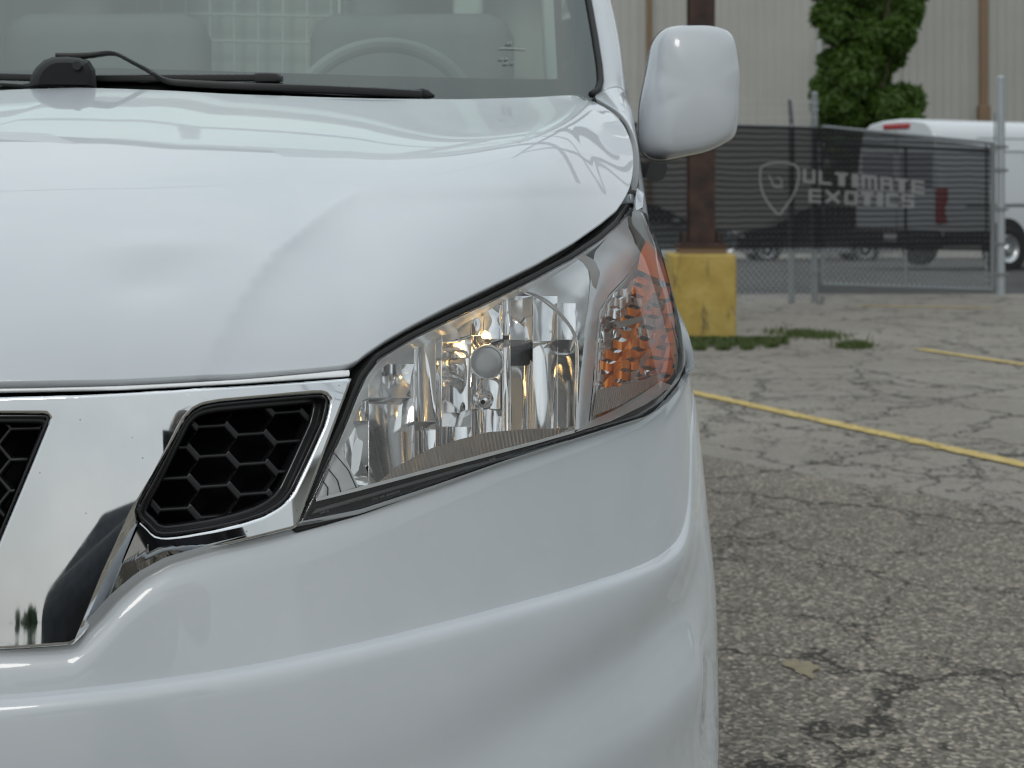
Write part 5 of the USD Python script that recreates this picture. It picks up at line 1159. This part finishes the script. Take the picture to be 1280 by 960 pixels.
# saloon cars: side outline swept to the car's width with tumblehome
def saloon(name, label, x0, y, flip, paint, wheelm, L=4.55, hatch=False, rz=0.):
    zg = ground_z(y)
    t = thing(name, label, 'car', loc=(x0, y, zg), rz=rz)
    low = np.array([(0.02, .42), (.0, .62), (.12, .80), (.75, .93), (1.32, 1.0), (3.7, 1.02), (4.35, .98), (4.52, .88), (4.55, .60), (4.5, .40), (4.45, .26), (.2, .22)]) * [L / 4.55, 1]
    roof = np.array([(1.05, .96), (1.55, 1.22), (1.95, 1.40), (2.5, 1.45), (3.1, 1.42), (3.7, 1.22), (4.2, 1.0)] if not hatch else [(1.05, .96), (1.55, 1.24), (1.95, 1.44), (2.6, 1.50), (3.5, 1.47), (4.0, 1.32), (4.4, 1.0)]) * [L / 4.55, 1]
    def sl(poly, ws):
        P = Polygon(poly); secs = []
        for w_, ins in ws:
            q = np.array(P.buffer(-ins, join_style=1).exterior.coords[:-1]); q = dens(q, P.length / 80)[:70]
            ls = Polygon(P.buffer(-ins).exterior).exterior; st = ls.project(Point(2.2, -5)); q = np.array([ls.interpolate(((k / 70) * ls.length + st) % ls.length).coords[0] for k in range(70)])
            secs.append([((L - a if flip else a) - L / 2, w_, b) for a, b in q])
        return loft(secs)
    obj('body', sl(low, [(-.86, .10), (-.90, .03), (-.90, .0), (.90, .0), (.90, .03), (.86, .10)]), paint, t, smooth=40)
    obj('cabin', sl(roof, [(-.62, .06), (-.74, 0), (.74, 0), (.62, .06)]), 'dark_glass', t, smooth=40)
    rf = np.array([(1.85, 1.385), (2.0, 1.425), (2.5, 1.465), (3.1, 1.435), (3.45, 1.33), (3.3, 1.33), (2.5, 1.43), (2.0, 1.40)] if not hatch else [(1.85, 1.40), (2.0, 1.46), (2.6, 1.515), (3.5, 1.485), (3.95, 1.36), (3.8, 1.36), (3.4, 1.45), (2.0, 1.44)]) * [L / 4.55, 1]
    obj('roof', sl(rf, [(-.64, 0), (.64, 0)]), paint, t, smooth=40)
    for xw_ in (.86, 3.52):
        for s in (-1, 1):
            xx = (L - xw_ * L / 4.55 if flip else xw_ * L / 4.55) - L / 2
            obj('wheel_arch', cyl((xx, s * .80, .34), (xx, s * .905, .34), .385, 28), 'black_plastic', t); wheel(t, np.array([xx, s * .82, .325]), .325, .19, (0, s, 0), wheelm, 5)
    for s in (-1, 1):
        hx = (L - .12 if flip else .12) - L / 2; obj('headlamp', rbox(hx - .14, hx + .14, s * .78 - .11, s * .78 + .11, .66, .78, .04), 'white_light_glass', t)
        bx = (.10 if flip else L - .10) - L / 2; obj('tail_lamp', rbox(bx - .1, bx + .1, s * .74 - .13, s * .74 + .13, .74, .86, .03), 'red_lamp', t)
        obj('door_mirror', rbox((L - 1.5 if flip else 1.5) - L / 2 - .09, (L - 1.5 if flip else 1.5) - L / 2 + .09, s * .98 - .09, s * .98 + .09, .98, 1.11, .03), paint, t)
    return t
Yc = 41.0
saloon('parked_car', 'black hatchback with dark five spoke wheels parked beyond the fence, under the shield print', px_x(952, Yc) + 4.55 / 2 - .86, Yc, False, 'dark_paint', 'wheel_silver', hatch=True)
saloon('parked_car', 'silver grey saloon car parked farther left, half hidden by the rusty column', px_x(915, 37.) - 4.55 / 2, 37.0, True, 'grey_paint', 'wheel_silver')

# overhead members of the steel frame (mirrored on the hood) and a service cable
zb1, zb2 = 5.35, 7.0
fr_ = fr
beam('beam', (-9.0, cyp, zb1), (cxp - .11, cyp, zb1), .16, .24); beam('beam', (cxp + .11, cyp, zb1), (7.5, cyp, zb1), .16, .24)
beam('beam', (-9.0, cyp + .02, zb2), (cxp - .11, cyp + .02, zb2), .16, .26); beam('beam', (cxp + .11, cyp + .02, zb2), (7.5, cyp + .02, zb2), .16, .26)
beam('pipe_rail', (-9.0, cyp - .25, zb1 + .52), (7.5, cyp - .25, zb1 + .52), .06, .06)
beam('hanger', (-2.55, cyp - .25, zb1 + .50), (-2.55, cyp - .25, zb1 + 1.05), .14, .14)
beam('brace', (-1.25, cyp, zb2 - .14), (-.35, cyp, zb1 + .13), .14, .16); beam('brace', (-6.2, cyp, zb2 - .14), (-5.3, cyp, zb1 + .13), .14, .16)
beam('brace', (cxp + .12, cyp, 8.6), (cxp + 3.6, cyp, zb1 + .13), .14, .16)
obj('column', place(ibeam(zb2 + .1), (-9.0, cyp, 0)), 'rust_steel', fr, smooth=False)
cb = np.array([np.array([-30, -2, 10.2]) * (1 - t) + np.array([cxp, cyp, 9.3]) * t - [0, 0, 2.2 * t * (1 - t)] for t in np.linspace(0, 1, 60)])
ca_ = thing('overhead_cable', 'black service cable crossing high above the van, mirrored as a thin line on the hood', 'cable'); obj('strand', tube(cb, .024, 6), 'cable_black', ca_)
for k in range(4):
    w_ = np.array([(x, -17 - 1.6 * k, 6.2 + .75 * k + .0016 * x * x) for x in np.linspace(-45, 40, 60)]); ca2 = thing('power_line', ['lowest', 'second lowest', 'second highest', 'highest'][k] + ' of four thin wires behind the photographer, mirrored in the chrome blade', 'wire'); obj('strand', tube(w_, .014, 5), 'cable_black', ca2)

# ------------------------------------------------------------------ the photographer, mirrored in the chrome blade
def bones(js, links, ref=.02, it=12):
    """One smooth body: hulls of the joint spheres, united, refined and smoothed."""
    sp = {k: m3.Manifold.sphere(r, 20).translate(tuple(map(float, p))) for k, (p, r) in js.items()}
    m = m3.Manifold.batch_boolean([m3.Manifold.batch_hull([sp[a] for a in l]) for l in links], m3.OpType.Add)
    t = to_tm(m.refine_to_length(ref)); t.merge_vertices(); trimesh.smoothing.filter_taubin(t, iterations=it); return t
PX, PY = .05, -.52
def pp(x, y, z): return np.array([PX + x, PY + y, z])
dz_ = -.425
def pu(x, y, z): return pp(x, y, z + dz_)
J = {'pelvis': (pu(0, -.10, .94), .125), 'hipL': (pu(-.10, -.08, .92), .105), 'hipR': (pu(.10, -.08, .92), .105), 'waist': (pu(0, -.06, 1.08), .125), 'chestL': (pu(-.085, .0, 1.30), .115), 'chestR': (pu(.085, 0, 1.30), .115),
     'shL': (pu(-.27, .02, 1.42), .085), 'shR': (pu(.205, .0, 1.46), .068), 'neckb': (pu(.04, 0, 1.49), .066), 'neck': (pu(.11, .04, 1.55), .052),
     'elL': (pp(-.50, .12, .88), .062), 'elR': (pp(.30, .20, .93), .045), 'wrL': (pp(-.01, .395, 1.095), .030), 'wrR': (pp(.14, .42, 1.15), .030),
     'knL': (pp(-.17, .36, .52), .062), 'knR': (pp(.16, .30, .12), .062), 'calL': (pp(-.165, .24, .30), .058), 'calR': (pp(.15, .02, .10), .056), 'anL': (pp(-.16, .16, .09), .042), 'anR': (pp(.14, -.16, .08), .042),
     'toeL': (pp(-.17, .33, .03), .034), 'toeR': (pp(.14, -.10, .03), .034), 'heL': (pp(-.16, .12, .035), .036), 'heR': (pp(.14, -.24, .10), .036),
     'skull': (pu(0.170, .06, 1.680), .088), 'skullb': (pu(0.170, .02, 1.695), .090), 'jaw': (pu(0.170, .115, 1.595), .040), 'brow': (pu(0.170, .115, 1.670), .058), 'nose': (pu(0.170, .178, 1.640), .012), 'nose2': (pu(0.170, .160, 1.670), .010),
     'earL': (pu(0.080, .05, 1.650), .018), 'earR': (pu(0.260, .05, 1.650), .018), 'lip': (pu(0.170, .152, 1.605), .014)}
LK = [('pelvis', 'hipL', 'hipR', 'waist'), ('waist', 'chestL', 'chestR'), ('chestL', 'chestR', 'shL', 'shR', 'neckb'), ('neckb', 'neck'), ('neck', 'skull', 'jaw'), ('skull', 'skullb', 'brow'), ('brow', 'jaw'), ('nose', 'nose2', 'brow'), ('lip', 'jaw'), ('earL', 'skull'), ('earR', 'skull'),
      ('shL', 'elL'), ('elL', 'wrL'), ('shR', 'elR'), ('elR', 'wrR'), ('hipL', 'knL'), ('knL', 'calL', 'anL'), ('anL', 'heL', 'toeL'), ('hipR', 'knR'), ('knR', 'calR', 'anR'), ('anR', 'heR', 'toeR')]
for S_, sx in (('L', -1), ('R', 1)):
    w_ = J['wr' + S_][0]; J['palm' + S_] = (w_ + [-sx * .018, .040, .004], .024); J['kn0' + S_] = (w_ + [-sx * .030, .070, .012], .015); J['kn9' + S_] = (w_ + [-sx * .030, .066, -.030], .014)
    LK += [('wr' + S_, 'palm' + S_), ('palm' + S_, 'kn0' + S_, 'kn9' + S_)]
    for f_, (dz, ln) in enumerate(((.016, .026), (.002, .030), (-.013, .028), (-.029, .022))):
        b = w_ + [-sx * .030, .070, dz]; J[f'f{f_}a{S_}'] = (b, .0095); J[f'f{f_}b{S_}'] = (b + [-sx * ln * .5, .022, .003], .0088); J[f'f{f_}c{S_}'] = (b + [-sx * ln * 1.7, .024, .004], .0078); LK += [(f'f{f_}a{S_}', f'f{f_}b{S_}'), (f'f{f_}b{S_}', f'f{f_}c{S_}')]
    J['t0' + S_] = (w_ + [-sx * .020, .030, .022], .013); J['t1' + S_] = (w_ + [-sx * .035, .052, .040], .0105); J['t2' + S_] = (w_ + [-sx * .058, .066, .040], .009); LK += [('t0' + S_, 't1' + S_), ('t1' + S_, 't2' + S_)]
person = thing('person', 'person in black jacket kneeling and holding a phone, mirrored dark in the chrome blade', 'person')
obj('body', bones(J, LK, .012, 8), 'skin', person, smooth=True)
Jc = {k: (p, r + .018) for k, (p, r) in J.items()}
obj('jacket', bones({**Jc, 'cuffL': (J['wrL'][0] * .85 + J['elL'][0] * .15, .044), 'cuffR': (J['wrR'][0] * .85 + J['elR'][0] * .15, .044), 'hem': (pu(0, -.09, .90), .15)},
    [('pelvis', 'hipL', 'hipR', 'waist'), ('waist', 'chestL', 'chestR'), ('chestL', 'chestR', 'shL', 'shR', 'neckb'), ('shL', 'elL'), ('elL', 'cuffL'), ('shR', 'elR'), ('elR', 'cuffR')], .02, 8), 'jacket_cloth', person, smooth=True)
Jl = {k: (p, r + .014) for k, (p, r) in J.items()}
obj('trousers', bones(Jl, [('pelvis', 'hipL', 'hipR'), ('hipL', 'knL'), ('knL', 'calL', 'anL'), ('hipR', 'knR'), ('knR', 'calR', 'anR')], .02, 8), 'jeans_cloth', person, smooth=True)
for S_ in 'LR': obj('shoe', bones({k: (J[k + S_][0], J[k + S_][1] + .008) for k in ('he', 'toe', 'an')}, [('he', 'toe'), ('he', 'an')], .02, 4), 'black_rubber', person, smooth=True)
obj('hair', bones({'a': (pu(.17, .03, 1.705), .094), 'b': (pu(.17, -.02, 1.69), .098), 'c': (pu(.105, -.02, 1.57), .055), 'd': (pu(.235, -.02, 1.57), .055), 'e': (pu(.08, -.05, 1.46), .045), 'f': (pu(.22, -.05, 1.46), .045)}, [('a', 'b'), ('b', 'c', 'd'), ('c', 'e', 'd', 'f')], .02, 4), 'hair_brown', person, smooth=True)
for sx in (-1, 1): obj('eye', trimesh.creation.icosphere(2, .012).apply_translation(pu(.17 + sx * .034, .162, 1.662)), 'white_light_glass', person)
ph_ = thing('phone', 'dark phone held up by the photographer to take the picture', 'phone')
obj('case', rbox(-.018, .137, -.021, -.012, H - .050, H + .018, .004), 'black_gloss', ph_); obj('camera_bump', rbox(-.018, .018, -.0118, -.0095, H - .016, H + .016, .001), 'dark_glass', ph_)
